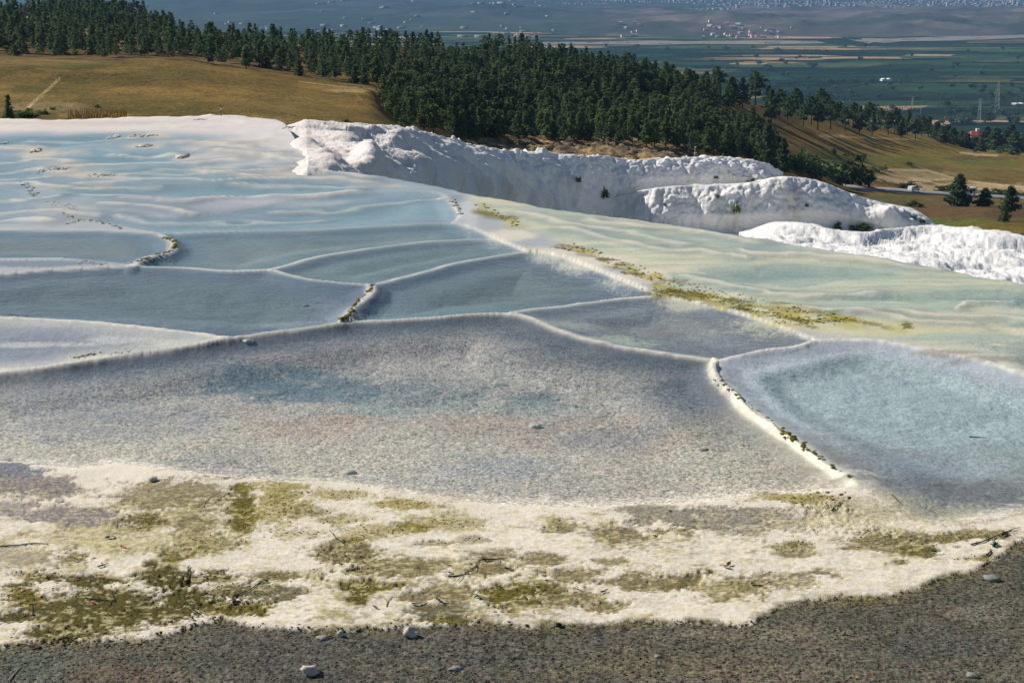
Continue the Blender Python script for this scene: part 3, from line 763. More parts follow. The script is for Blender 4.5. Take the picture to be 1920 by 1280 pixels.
# thin stepped rims between the far shallow pools
for pts in [[(160, 343), (300, 338), (500, 336), (640, 334), (700, 342)], [(140, 311), (260, 306), (360, 306), (430, 300)], [(-100, 352), (60, 345), (160, 352), (300, 350)], [(230, 372), (330, 380), (450, 372), (560, 368), (660, 360)],
            [(-100, 392), (0, 395), (110, 398), (180, 404)], [(120, 365), (240, 366), (340, 375), (420, 372)], [(200, 385), (300, 392), (360, 402)], [(-100, 318), (0, 321), (80, 316), (120, 322)], [(300, 318), (380, 322), (470, 330)],
            [(420, 282), (500, 292), (560, 304)], [(-100, 340), (20, 338), (80, 334)], [(-100, 300), (20, 302), (90, 300), (140, 304)], [(200, 290), (280, 294), (340, 290)], [(240, 322), (330, 326), (420, 322), (520, 318)], [(440, 344), (560, 346), (680, 352)], [(500, 392), (620, 388), (740, 374), (830, 372)], [(220, 408), (330, 416), (480, 412), (600, 404)], [(-100, 412), (20, 410), (110, 414)], [(500, 312), (600, 316), (700, 334)], [(380, 268), (450, 276), (500, 284)], [(-100, 278), (0, 276), (60, 281)], [(60, 262), (160, 264), (240, 258)], [(-60, 372), (40, 376), (100, 371)], [(980, 400), (1080, 424), (1180, 436), (1300, 462)], [(1060, 432), (1160, 452), (1260, 470), (1380, 480)],
            [(1400, 470), (1500, 478), (1640, 492), (1760, 505)], [(1280, 520), (1400, 548), (1520, 556), (1640, 552)], [(1600, 590), (1720, 588), (1840, 598), (1920, 602)], [(1500, 578), (1600, 584), (1700, 602), (1800, 612)], [(1780, 575), (1850, 562), (1920, 566)], [(1100, 410), (1200, 428), (1320, 440), (1420, 456)]]:
    q = np.array(pts, float); w_ = PB(np.interp(np.linspace(0, len(q) - 1, 40), np.arange(len(q)), q[:, 0]), np.interp(np.linspace(0, len(q) - 1, 40), np.arange(len(q)), q[:, 1]))[:, :2]
    m = (X > w_[:, 0].min() - 1) & (X < w_[:, 0].max() + 1) & (Y > w_[:, 1].min() - 1) & (Y < w_[:, 1].max() + 1)
    xx_, yy_ = X[m] + .8 * wob[m][:, 0], Y[m] + 1.1 * wob[m][:, 1]
    d = dist_to(w_, xx_, yy_); row = 2.4 * Y[m] ** 2 / (H * F)
    e1 = np.exp(-(d / (.04 + .55 * row)) ** 2) * (.5 + .5 * f_mid[m]); e2 = np.exp(-(d / (.3 + row)) ** 2)
    Z[m] += .04 * e2 + .02 * e1
    dk_ = np.exp(-((d - .1 - 1.3 * row) / (.1 + .8 * row)) ** 2)[:, None] * .35; tint[m] = tint[m] * (1 - dk_) + lin(104, 126, 138) * dk_  # dark blue edging: shaded side of each step painted into the tint
    k_ = (e1 * .85)[:, None]; tint[m] = tint[m] * (1 - k_) + lin(216, 208, 194) * k_
# skirt rows that drop away past the far edge
sk = []
for dz, dd in ((0.15, 0.2), (0.8, 0.5), (3.0, 0.9)):
    sk.append((X[-1] * (1 + dd / Y[-1]), Y[-1] + dd, Z[-1] - dz))
Xs = np.concatenate([X] + [s[0][None] for s in sk]); Ys = np.concatenate([Y] + [s[1][None] for s in sk]); Zs = np.concatenate([Z] + [s[2][None] for s in sk])
ext = lambda a: np.concatenate([a] + [a[-1:]] * 3)
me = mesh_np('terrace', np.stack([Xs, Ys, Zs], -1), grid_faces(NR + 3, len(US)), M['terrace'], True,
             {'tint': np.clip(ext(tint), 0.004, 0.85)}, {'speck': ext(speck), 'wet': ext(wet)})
tag(add('terrace', me), 'travertine terrace of shallow pools, white crust and dark gravel', None, None, 'structure')

def tz(u, v):
    """point of the built terrace seen at a photo pixel"""
    i = int(np.clip(np.searchsorted(US, u), 0, len(US) - 1))
    cu, cv = proj(X[:, i], Y[:, i], Z[:, i])
    j = int(np.argmin(np.abs(cv - v)))
    return np.array([X[j, i] * (1 + (u - US[i]) / (US[i] - 960 + 1e-6) if abs(US[i] - 960) > 5 else 1), Y[j, i], Z[j, i]])

# --- water sheets
def tri_fill(poly, z):
    from mathutils.geometry import tessellate_polygon
    pts = [Vector((p[0], p[1], 0)) for p in poly]
    return np.array([(p[0], p[1], z) for p in poly]), np.array(tessellate_polygon([pts]), np.int32)
for P, poly in waters:
    V_, F_ = tri_fill(poly, P['lv'] - 0.004 if P['shore'] else P['lv'])
    if P['n'][0] in 'bc': V_[:, 2] = base_z(V_[:, 1]) - .012
    # faces up
    a = V_[F_[:, 1]] - V_[F_[:, 0]]; b = V_[F_[:, 2]] - V_[F_[:, 0]]
    fl = (a[:, 0] * b[:, 1] - a[:, 1] * b[:, 0]) < 0
    F_[fl] = F_[fl][:, ::-1]
    w = M['water'] if P['n'] in ('main', 'p7') else M['water_ripple'] if P['n'] in ('right', 'small', 'c1', 'c2', 'c3') else M['water_far']
    tag(add('pool_water', mesh_np('pool_water', V_, F_, w)), 'clear shallow water standing in a travertine pool', None, None, 'structure')

# ================================================================== WHITE CLIFFS
def rails_interp(rails, us):
    """rails: list of [(u, v, D)...] near->far order free; returns list of (v, D) arrays"""
    out = []
    for r in rails:
        r = np.array(r, float)
        out.append((np.interp(us, r[:, 0], r[:, 1]), np.interp(us, r[:, 0], r[:, 2])))
    return out

def catmull(Pk, per):
    """Pk: (K, N, 3) rails -> lofted rows"""
    K = len(Pk); rows = []
    for k in range(K - 1):
        p0 = Pk[max(k - 1, 0)]; p1 = Pk[k]; p2 = Pk[k + 1]; p3 = Pk[min(k + 2, K - 1)]
        for t in np.linspace(0, 1, per[k], endpoint=False):
            rows.append(0.5 * (2 * p1 + (p2 - p0) * t + (2 * p0 - 5 * p1 + 4 * p2 - p3) * t * t + (3 * p1 - p0 - 3 * p2 + p3) * t ** 3))
    rows.append(Pk[-1])
    return np.array(rows)

def grid_normals(Q):
    du = np.gradient(Q, axis=1); dv = np.gradient(Q, axis=0)
    n = np.cross(du, dv); n /= (np.linalg.norm(n, axis=-1, keepdims=True) + 1e-9)
    flip = (n * (np.array([0, 0, H]) - Q)).sum(-1) < 0
    n[flip] *= -1
    return n

STAINC = lin(206, 184, 150)
def cliff(name, label, u0, u1, du, rails, per, back, octs, bumps=(), seed=0, sm=6, tan=0.5, floor=None, amp_u=None, drop=None, crust=None):
    us = np.arange(u0, u1, du)
    vd = rails_interp(rails, us)
    Pk = [PD(us, gsm(v, sm), gsm(D, sm)) for v, D in vd]
    Pk = [Pk[0] + np.array([0.0, back[0], back[1]])] + Pk
    if floor: Pk.append(Pk[-1] + np.array([0, floor[0], floor[1]]))
    Q = catmull(np.array(Pk), per)
    uu, vv = proj(Q[..., 0], Q[..., 1], Q[..., 2])
    bsum = np.zeros(Q.shape[:2])
    for (bu, bv, ru, rv, h, rot) in bumps:
        a, b = uu - bu, vv - bv; ca, sa = math.cos(rot), math.sin(rot)
        e = ((a * ca + b * sa) / ru) ** 2 + ((-a * sa + b * ca) / rv) ** 2
        bsum = bsum + h * np.exp(-e)
    if drop: Q[..., 2] += np.interp(us, drop[0], drop[1])[None, :]
    n = grid_normals(Q)
    disp = np.zeros(Q.shape[:2])
    w = (fbm(Q * 0.7, 3, seed + 9)[..., None] - 0.5)
    for (sc, amp, kind) in octs:
        p = Q * np.array([1, 1, 0.8]) * sc + w * .6
        disp += amp * ((bulbs(p * (np.array([1, 1, .32]) if kind == 'c' else 1.0), seed + (kind == 'c')) - 0.88) if kind in 'bc' else (fbm(p, 4, seed + 3) - 0.5) * 2)
    edge = amp_u(us) if amp_u else np.minimum(1, .1 + np.arange(Q.shape[1]) / 14)
    nb_ = n.copy()
    for _ in range(7): nb_[1:-1] = (nb_[:-2] + nb_[1:-1] + nb_[2:]) / 3; nb_[:, 1:-1] = (nb_[:, :-2] + nb_[:, 1:-1] + nb_[:, 2:]) / 3
    Q = Q + nb_ * (disp * edge[None, :] + bsum)[..., None]
    t = np.empty(Q.shape); t[:] = lin(240, 238, 234)
    k = sstep(0.52, 0.72, fbm(Q * np.array([0.5, 0.5, 0.25]), 4, seed + 31))[..., None] * tan * sstep(0.9, 0.3, n[..., 2])[..., None]
    t = t * (1 - k) + STAINC * k
    k = sstep(0.55, 0.75, fbm(Q * np.array([1.4, 1.4, 0.35]), 3, seed + 37))[..., None] * 0.35
    t = t * (1 - k) + lin(188, 192, 196) * k
    if crust: k = np.interp(us, crust[0], crust[1])[None, :, None] * sstep(.45, .75, n[..., 2])[..., None]; t = t * (1 - k) + lin(224, 215, 207) * k
    me = mesh_np(name, Q, grid_faces(*Q.shape[:2]), M['cliff'], True, {'tint': t})
    tag(add(name, me), label, None, None, 'structure')
    return Q

def zipr(us, vs_, Ds): return list(zip(us, vs_, Ds))
ua = [470, 560, 640, 740, 800, 850, 880, 940, 1000, 1080, 1140, 1190, 1240, 1300, 1360, 1405, 1440, 1466]
A = [zipr(ua, [221, 225, 231, 237, 248, 264, 272, 283, 288, 293, 295, 303, 300, 297, 298, 302, 312, 330], [62, 66, 70, 76, 80, 84, 86, 90, 93, 95, 97, 98, 99, 100, 101, 101, 101, 101]),
     zipr(ua, [243, 256, 264, 264, 272, 281, 288, 297, 303, 307, 309, 314, 308, 304, 305, 310, 320, 336], [56, 57, 60, 69, 76, 80.5, 83, 87.4, 91, 93.4, 95.4, 96.4, 97.4, 98.4, 99.4, 99.5, 99.6, 99.8]),
     zipr(ua, [268, 284, 294, 297, 307, 320, 327, 337, 346, 350, 352, 336, 330, 326, 326, 329, 335, 344], [50, 50, 52, 60, 70.5, 77, 80, 85, 89.4, 92.3, 94.5, 95.6, 96.6, 97.6, 98.6, 98.7, 98.8, 99]),
     zipr(ua, [304, 322, 338, 348, 366, 382, 394, 406, 425, 440, 445, 390, 366, 360, 358, 356, 352, 352], [44, 43, 43, 49, 63, 71, 75.5, 82, 87.4, 90.4, 92.8, 94.6, 95.8, 96.8, 97.8, 98, 98, 98])]
cliffA = cliff('travertine_cliff', 'white knobbly travertine wall curving round behind the pale pools', 468, 1468, 1.6, A, [5, 26, 40, 50, 10], (6, -2.5),
               [(0.42, 0.55, 'b'), (0.8, 0.55, 'c'), (1.3, 0.30, 'b'), (2.0, 0.26, 'c'), (2.9, 0.17, 'b'), (5.5, 0.07, 'b'), (0.3, 0.3, 'f'), (6.0, 0.035, 'f')],
               bumps=[(645, 266, 46, 11, 0.55, 0.3), (600, 290, 50, 8, .3, .35), (690, 303, 40, 12, .8, .4), (745, 266, 40, 9, .6, .3), (690, 248, 60, 6, .3, .1),
                      (790, 316, 46, 8, .7, .75), (838, 326, 52, 8, .8, .75), (885, 338, 54, 8, .8, .75), (935, 352, 54, 9, .8, .8), (985, 365, 50, 9, .7, .85), (860, 292, 40, 7, .6, .6), (920, 310, 46, 7, .6, .65), (975, 322, 40, 7, .5, .7), (1030, 375, 30, 10, .7, .9), (1075, 345, 30, 8, .5, .9), (560, 278, 30, 7, .25, .2)], seed=3, tan=0.28, floor=(-6, -3),
               amp_u=lambda q: np.interp(q, [468, 540, 640, 760, 860, 1000], [.08, .28, .55, .75, .9, 1.0]), drop=([468, 535, 575], [-.7, -.35, 0]), crust=([468, 700, 900], [1, .8, 0]))
ub = [1120, 1150, 1185, 1215, 1260, 1330, 1400, 1460, 1500, 1545, 1575, 1600, 1640, 1690, 1720, 1750]
tv = [384, 374, 364, 358, 351, 350, 346, 332, 335, 345, 358, 368, 380, 394, 408, 430]
tw = [.1, .3, .5, .7, .9] + [1.0] * 11
td = [95.5, 94.8, 94.2, 93.8, 93.6, 93.4, 93.2, 93.0, 93.0, 93.0, 93.0, 93.0, 93.0, 93.0, 93.0, 93.0]
B = [zipr(ub, tv, td),
     zipr(ub, [392, 383, 373, 367, 364, 363, 359, 351, 351, 357, 370, 380, 392, 404, 418, 437], [d - 1.3 * w_ for d, w_ in zip(td, tw)]),
     zipr(ub, [414, 408, 400, 398, 398, 400, 400, 395, 392, 392, 398, 405, 411, 420, 428, 442], [d - 2.0 * w_ for d, w_ in zip(td, tw)]),
     zipr(ub, [448, 442, 438, 436, 436, 440, 440, 436, 434, 432, 432, 434, 436, 440, 444, 450], [d - 2.6 * w_ for d, w_ in zip(td, tw)]),
     zipr(ub, [470] * 16, [d - 9 * w_ for d, w_ in zip(td, tw)])]
cliffB = cliff('travertine_cliff', 'lower white travertine wall with shaded hanging bulges above the basin', 1118, 1752, 1.6, B, [5, 14, 30, 26, 14], (4, -3.0),
               [(0.42, 0.5, 'b'), (0.8, 0.45, 'c'), (1.3, 0.3, 'b'), (2.0, 0.22, 'c'), (2.9, 0.16, 'b'), (5.5, 0.06, 'b'), (0.3, 0.3, 'f'), (6.0, 0.03, 'f')],
               bumps=[(1664, 408, 30, 14, .9, .2), (1708, 424, 20, 10, .5, .2)], seed=23, tan=0.4)
uc = [1385, 1450, 1500, 1560, 1620, 1680, 1740, 1800, 1860, 1920, 2000, 2260, 2800]
Cr = [zipr(uc, [448, 427, 428, 441, 446, 436, 432, 436, 442, 453, 470, 520, 610], [44, 44, 44, 43, 43, 46, 48, 47, 46, 45, 43, 40, 35]),
      zipr(uc, [452, 436, 440, 453, 458, 450, 449, 453, 460, 472, 490, 540, 640], [41, 41, 41, 40, 40, 43, 44, 43, 42, 41, 39, 37, 33]),
      zipr(uc, [457, 449, 457, 467, 474, 475, 481, 488, 496, 508, 524, 572, 680], [39, 38.5, 38, 37.5, 36.5, 36.5, 36.5, 35.5, 34.5, 34, 33, 31.5, 28]),
      zipr(uc, [468, 470, 480, 496, 509, 518, 530, 543, 553, 566, 586, 650, 780], [36, 35, 34, 33, 32.2, 31.6, 31, 30.3, 29.6, 29, 28, 25, 21])]
cliffC = cliff('travertine_cliff', 'bright white cauliflower travertine knobs beside the pale green pools at right', 1383, 2800, 1.8, Cr, [4, 12, 26, 34, 6], (3, -3.5),
               [(0.5, 0.55, 'b'), (1.3, 0.28, 'b'), (3.4, 0.13, 'b'), (7.0, 0.04, 'b'), (0.5, 0.15, 'f'), (10, 0.015, 'f')], seed=43, sm=5, tan=0.3, floor=(-2, -1.5))
ud = [1600, 1640, 1680, 1712, 1730, 1748, 1762]
Dr = [zipr(ud, [378, 380, 386, 392, 402, 416, 434], [101, 101, 101, 101, 100, 99, 98]),
      zipr(ud, [384, 388, 394, 402, 412, 424, 440], [97.5, 97.5, 97.5, 97, 96.5, 96, 95]),
      zipr(ud, [400, 404, 410, 416, 424, 434, 448], [96.5, 96.5, 96.5, 96, 95.5, 95, 94])]
cliff('travertine_cliff', 'small flat white travertine shelf behind the last bulges of the wall', 1600, 1763, 2.0, Dr, [4, 12, 14, 8], (3, -2), [(1.2, 0.3, 'b'), (3, .12, 'b')], seed=57, tan=.3)

# ================================================================== LAND BEYOND
LU = np.concatenate([np.arange(-1200, -300, 12.0), np.arange(-300, 2221, 3.0), np.arange(2232, 3200, 12.0)])
LR = [
    [(-300, 300, 75), (470, 300, 80), (740, 330, 110), (900, 420, 140), (1480, 480, 170), (1740, 520, 150), (1920, 600, 110), (2220, 660, 110)],
    [(-300, 242, 115), (0, 240, 120), (470, 236, 120), (740, 246, 125), (800, 270, 170), (880, 286, 262), (1000, 302, 280), (1250, 310, 280), (1480, 345, 280), (1600, 400, 300), (1740, 450, 260), (1850, 456, 200), (1920, 476, 160), (2220, 560, 150)],
    [(-300, 98, 190), (0, 105, 190), (130, 117, 190), (330, 118, 190), (450, 134, 190), (560, 151, 190), (700, 166, 190), (740, 222, 200), (800, 244, 240), (880, 258, 300), (1000, 262, 320), (1140, 268, 320), (1250, 280, 320), (1350, 296, 345), (1480, 320, 405), (1600, 355, 470), (1700, 362, 490), (1800, 369, 500), (1920, 376, 500), (2220, 392, 500)],
    [(-300, 104, 260), (0, 112, 260), (330, 124, 260), (560, 157, 260), (700, 174, 240), (740, 205, 260), (800, 232, 270), (880, 252, 312), (1000, 254, 330), (1250, 270, 332), (1350, 286, 360), (1480, 312, 420), (1600, 345, 486), (1700, 352, 506), (1800, 359, 516), (1920, 366, 516), (2220, 382, 516)],
    [(-300, 98, 330), (0, 103, 330), (330, 108, 330), (560, 135, 320), (700, 155, 300), (740, 172, 300), (1000, 185, 380), (1250, 205, 440), (1350, 228, 450), (1480, 264, 490), (1620, 302, 540), (1920, 322, 620), (2220, 335, 640)],
    [(-300, 20, 470), (0, 28, 470), (60, 33, 470), (130, 50, 470), (200, 62, 470), (330, 64, 460), (400, 62, 460), (500, 72, 450), (600, 82, 450), (740, 88, 450), (860, 97, 450), (1000, 99, 450), (1060, 112, 450), (1100, 127, 450), (1170, 136, 450), (1250, 158, 500), (1350, 178, 540), (1450, 200, 600), (1500, 214, 640), (1600, 228, 720), (1700, 246, 800), (1760, 257, 860), (1830, 270, 940), (1920, 276, 960), (2220, 292, 960)],
    [(-300, 32, 560), (0, 44, 560), (130, 60, 560), (330, 74, 560), (600, 98, 560), (740, 106, 560), (1000, 118, 560), (1250, 180, 590), (1450, 222, 690), (1600, 246, 840), (1760, 268, 1010), (1920, 286, 1060), (2220, 300, 1060)],
    [(-300, 30, 700), (0, 31, 700), (100, 25, 700), (180, 20, 700), (240, 30, 700), (330, 60, 700), (420, 88, 720), (740, 125, 720), (1000, 150, 720), (1250, 210, 720), (1500, 250, 860), (1700, 275, 1080), (1830, 287, 1150), (1920, 292, 1200), (2220, 305, 1200)],
    [(-300, 317.5, 1500), (2220, 317.5, 1500)],
]
lv_ = rails_interp(LR, LU)
LP = [PD(LU, gsm(v, 5), gsm(D, 5)) for v, D in lv_]
per = [14, 46, 14, 34, 46, 12, 14, 24]
rows = []
for k in range(len(LP) - 1):
    for t in np.linspace(0, 1, per[k], endpoint=False):
        rows.append(LP[k] * (1 - t) + LP[k + 1] * t)
rows.append(LP[-1])
LQ = np.array(rows)
# soften the seams between rails
for _ in range(2):
    LQ[1:-1] = 0.25 * LQ[:-2] + 0.5 * LQ[1:-1] + 0.25 * LQ[2:]
lw = sstep(70, 200, LQ[..., 1])
LQ[..., 2] += lw * ((fbm(LQ[..., :2] / 26.0, 4, 101) - 0.5) * 1.6 + (fbm(LQ[..., :2] / 6.0, 3, 103) - 0.5) * 0.35)
lu, lv2 = proj(LQ[..., 0], LQ[..., 1], LQ[..., 2])
rk = sstep(850, 890, lu) * sstep(1340, 1280, lu) * sstep(250, 262, lv2) * sstep(318, 300, lv2) * (LQ[..., 1] > 200)
LQ[..., 2] += rk * ((bulbs(np.concatenate([LQ[..., :2] / 3.2, LQ[..., 2:] / 3], -1), 7) - .7) * 1.9 + (fbm(LQ[..., :2] / 1.4, 3, 107) - .5) * 1.4)
lu, lv2 = proj(LQ[..., 0], LQ[..., 1], LQ[..., 2])
vmin = np.minimum.accumulate(lv2, 0)
def land_at(u, v):
    i = int(np.argmin(np.abs(LU - u)))
    j = int(np.argmax(vmin[:, i] <= v))
    if vmin[j, i] > v: j = len(vmin) - 12
    return LQ[j, i].copy()
GR1, GR2, GR3 = lin(120, 97, 48), lin(98, 84, 40), lin(148, 118, 62)
ln1 = fbm(LQ[..., :2] / 30.0, 5, 111, .6); ln2 = fbm(LQ[..., :2] / 8.0, 4, 115, .6)
lt = np.empty(LQ.shape); lt[:] = GR1
k = sstep(.42, .62, ln1)[..., None]; lt = lt * (1 - k) + GR2 * k
k = sstep(.5, .68, ln2)[..., None] * .5; lt = lt * (1 - k) + GR3 * k
def lstain(u, v, ru, rv, c, w=1.0, rough=.5, rot=0.0):
    global lt
    du, dv = lu - u, lv2 - v; ca, sa = math.cos(rot), math.sin(rot)
    a, b = (du * ca + dv * sa) / ru, (-du * sa + dv * ca) / rv
    e = np.exp(-(a * a + b * b) * .8)
    k = (sstep(.3, .6, e + rough * ((ln2 - .5) + (ln1 - .5)) * 1.6 * np.sqrt(e)) * w)[..., None]
    lt = lt * (1 - k) + np.asarray(c) * k
def lline(pts, half, c, w=.8):
    """a track: polyline in photo pixels, half-width in pixels"""
    global lt
    d = dist_to(np.array(pts, float), lu.ravel(), lv2.ravel()).reshape(lu.shape)
    k = (sstep(half * 1.5, half * .4, d + 1.2 * (ln2 - .5)) * w)[..., None]
    lt = lt * (1 - k) + np.asarray(c) * k
# forest floor
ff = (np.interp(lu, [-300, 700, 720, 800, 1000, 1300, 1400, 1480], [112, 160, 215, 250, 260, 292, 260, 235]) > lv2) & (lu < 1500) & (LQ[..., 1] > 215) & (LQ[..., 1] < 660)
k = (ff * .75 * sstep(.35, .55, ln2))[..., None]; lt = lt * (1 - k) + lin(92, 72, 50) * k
# rocky bank between white cliff and wood
for s in [(960, 276, 120, 12, lin(120, 104, 82), 1), (1120, 284, 150, 14, lin(112, 96, 78), 1), (1260, 296, 60, 12, lin(104, 90, 74), 1), (900, 268, 30, 8, lin(126, 106, 66), 1),
          (1030, 270, 30, 6, lin(176, 150, 104), .8), (1110, 284, 30, 7, lin(184, 154, 100), .8), (1190, 292, 40, 6, lin(196, 172, 128), .8), (1060, 284, 30, 8, lin(92, 84, 76), .8), (950, 282, 40, 6, lin(84, 76, 64), .8)]:
    lstain(*s, rough=.9)
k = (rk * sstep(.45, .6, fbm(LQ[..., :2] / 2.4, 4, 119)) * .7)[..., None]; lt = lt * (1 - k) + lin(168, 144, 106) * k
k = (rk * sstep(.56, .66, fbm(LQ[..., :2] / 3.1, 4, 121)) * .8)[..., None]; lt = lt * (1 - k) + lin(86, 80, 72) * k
# right fields
for s in [(1720, 296, 260, 44, lin(136, 120, 56), .6), (1600, 262, 120, 14, lin(150, 124, 64), .5), (1700, 330, 75, 13, lin(196, 172, 132), .95), (1840, 352, 110, 9, lin(190, 164, 124), .85), (1800, 320, 200, 12, lin(124, 106, 62), .6), (1650, 300, 160, 8, lin(98, 104, 50), .7), (1850, 305, 90, 6, lin(96, 104, 48), .7),
          (1560, 280, 90, 8, lin(130, 104, 62), .7), (1850, 296, 70, 5, lin(88, 70, 48), .6), (1520, 292, 60, 5, lin(104, 110, 52), .6), (1560, 262, 90, 5, lin(128, 106, 60), .6), (1560, 255, 30, 3, lin(190, 164, 120), .5),
          (1700, 385, 90, 12, lin(100, 86, 56), .8), (1800, 400, 110, 16, lin(96, 76, 52), .8), (1790, 420, 80, 10, lin(88, 96, 44), .9), (1880, 425, 80, 10, lin(104, 92, 44), .7), (1900, 395, 60, 14, lin(80, 64, 48), .7),
          (1610, 330, 40, 14, lin(120, 100, 58), .6), (1660, 372, 60, 5, lin(96, 96, 56), .8)]:
    lstain(*s, rough=.8)
lline([(1800, 286), (1830, 290), (1870, 292)], 1.6, lin(206, 180, 140))
lline([(1500, 296), (1580, 303), (1640, 310)], 1.4, lin(180, 154, 112), .6)
lline([(1550, 256), (1640, 259), (1720, 262)], 1.2, lin(190, 164, 120), .6)
lline([(1660, 318), (1740, 320), (1800, 338), (1920, 352)], 1.8, lin(206, 184, 148), .7)
# left hill
for s in [(60, 118, 130, 6, lin(140, 112, 66), .6), (150, 121, 50, 3, lin(86, 100, 40), .7), (330, 150, 260, 12, lin(100, 84, 40), .5), (560, 200, 160, 20, lin(124, 102, 54), .5), (100, 200, 70, 8, lin(146, 126, 92), .6),
          (180, 216, 60, 5, lin(168, 136, 72), .8), (140, 213, 24, 6, lin(122, 92, 74), .8), (660, 170, 50, 3, lin(176, 150, 100), .7)]:
    lstain(*s, rough=.7)
lline([(50, 202), (72, 182), (95, 162), (112, 148)], 1.1, lin(180, 156, 112), .8)
lline([(56, 200), (78, 181), (102, 159)], 0.9, lin(180, 156, 112), .6)
lline([(52, 201), (70, 186)], 3.0, lin(196, 172, 130), .8)
lline([(560, 153), (640, 163), (706, 168)], 1.0, lin(186, 160, 108), .7)
lline([(664, 175), (700, 205), (734, 232)], .8, lin(168, 142, 90), .7)
lline([(30, 32), (60, 36), (130, 56), (200, 72), (240, 78)], 4, lin(170, 140, 88), .8)
lline([(300, 68), (400, 70), (560, 82)], 5, lin(156, 122, 68), .7)
lline([(640, 84), (720, 92)], 4, lin(160, 128, 80), .7)
lline([(820, 100), (900, 103), (960, 102)], 2, lin(196, 160, 100), .8)
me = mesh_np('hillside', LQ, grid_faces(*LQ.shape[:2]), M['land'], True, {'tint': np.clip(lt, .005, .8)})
tag(add('hillside', me), 'dry grassy hillside falling from the terraces to the valley', None, None, 'structure')

# road below the cliffs
ru = np.arange(1585, 2210, 12.0)
ra = np.array([land_at(u, np.interp(u, [1480, 1600, 1700, 1800, 1920, 2220], [320, 354.5, 361.5, 368, 375, 391])) for u in ru])
ra[:, 1] = gsm(ra[:, 1], 3); ra[:, 2] = gsm(ra[:, 2], 3)
rw = np.array([0, 1.0, 0]) * 9.0
V_, F_ = [], []
ra[:, 2] += 0.6
Vr = np.concatenate([ra - rw * 0.5, ra + rw * .5, ra + rw * .5 + np.array([0, .6, -2.5]), ra - rw * .5 + np.array([0, -.6, -2.5])])
n_ = len(ra); i_ = np.arange(n_ - 1)
Fr = np.concatenate([np.stack([i_, i_ + 1, i_ + n_ + 1, i_ + n_], 1), np.stack([i_ + n_, i_ + n_ + 1, i_ + 2 * n_ + 1, i_ + 2 * n_], 1), np.stack([i_ + 3 * n_, i_ + 3 * n_ + 1, i_ + 1, i_], 1)])
tag(add('road', mesh_np('road', Vr, Fr, M['asphalt'])), 'grey asphalt road running below the white cliffs', None, None, 'structure')
def road_at(u):
    uu_, _ = proj(ra[:, 0], ra[:, 1], ra[:, 2])
    return np.array([np.interp(u, uu_, ra[:, c]) for c in range(3)])

# valley floor
gx = np.concatenate([np.linspace(-9000, 9000, 120)]); gy = np.concatenate([np.linspace(1250, 5200, 80), np.linspace(5400, 15500, 40)])
PXg, PYg = np.meshgrid(gx, gy)
PZg = -200 + (fbm(np.stack([PXg / 900, PYg / 900], -1), 3, 201) - .5) * 2.0
tag(add('valley_plain', mesh_np('valley_plain', np.stack([PXg, PYg, PZg], -1), grid_faces(*PXg.shape), M['plain'], True)), 'flat green farmland on the valley floor far below', None, None, 'structure')
def plain_at(u, v):
    return PZ(float(u), float(v), -200.0)
# pale riverbed
def ribbon(name, pts, wid, mat, label, z=-198.7):
    p = np.array([plain_at(u, v) for u, v in pts]); q = np.linspace(0, len(p) - 1, 60)
    p = np.stack([np.interp(q, np.arange(len(p)), p[:, c]) for c in range(3)], 1)
    w = wid * (.5 + 1.1 * fbm(np.stack([q * 2.1, q * 0], -1), 3, 5))
    a, b = p.copy(), p.copy(); a[:, 1] -= w / 2; b[:, 1] += w / 2; a[:, 2] = b[:, 2] = z
    n = len(p); i = np.arange(n - 1)
    tag(add(name, mesh_np(name, np.concatenate([a, b]), np.stack([i, i + 1, i + n + 1, i + n], 1), mat)), label, None, None, 'structure')
ribbon('riverbed', [(950, 83), (1240, 81), (1400, 81), (1540, 80)], 190, M['sand'], 'pale dry riverbed crossing the far plain, western stretch')
ribbon('riverbed', [(1610, 79), (1640, 77), (1760, 74), (1920, 69), (2150, 66)], 210, M['sand'], 'pale dry riverbed crossing the far plain, eastern stretch')

# far hills and the mountain foot behind them
hu = np.arange(-260, 2190, 6.0); hD = np.concatenate([np.linspace(4650, 9500, 150), np.linspace(9600, 15200, 50)])
HU, HD = np.meshgrid(hu, hD)
HX = (HU - 960) / F * HD * 1.03
hp = np.stack([HX, HD], -1)
right_ = sstep(1000, 1250, HU)
ramp_ = sstep(4700, 5100, HD) * (HD - 4900).clip(0) * .0088
rel = (1 - np.abs(fbm(hp / 420.0, 5, 211, .55) * 2 - 1)) ** 1.5
HZ = -203 + ramp_ + rel * 42 * sstep(4750, 5300, HD) * right_ * sstep(7600, 6800, HD)
HZ += (1 - right_) * rel * 14 * sstep(5200, 6200, HD)
for (bu, bD, ru, rD, h) in [(860, 6600, 190, 500, 26), (1000, 6500, 120, 400, 16), (640, 8200, 120, 600, 44), (470, 7600, 160, 700, 40), (300, 9000, 220, 800, 60), (760, 7600, 100, 500, 20), (1330, 5600, 40, 180, 14)]:
    HZ += h * np.exp(-((HU - bu) / ru) ** 2 - ((HD - bD) / rD) ** 2) * (.6 + .8 * rel)
HZ += sstep(10200, 14800, HD) * 380 * (.55 + .9 * fbm(hp / 1800.0, 4, 221)) * np.where(HU < 1200, 1.0, .9)
HZ = np.minimum(HZ, 250)
ht = np.empty(hp.shape[:2] + (3,)); ht[:] = lin(46, 62, 54)
kk = (right_ * sstep(7800, 7000, HD))[..., None]; ht = ht * (1 - kk) + lin(84, 82, 78) * kk
kk = (sstep(.45, .7, fbm(hp / 260.0, 5, 231, .6)) * .7)[..., None]; ht = ht * (1 - kk) + np.where(right_[..., None] > .5, lin(126, 114, 106), lin(78, 88, 80)) * kk
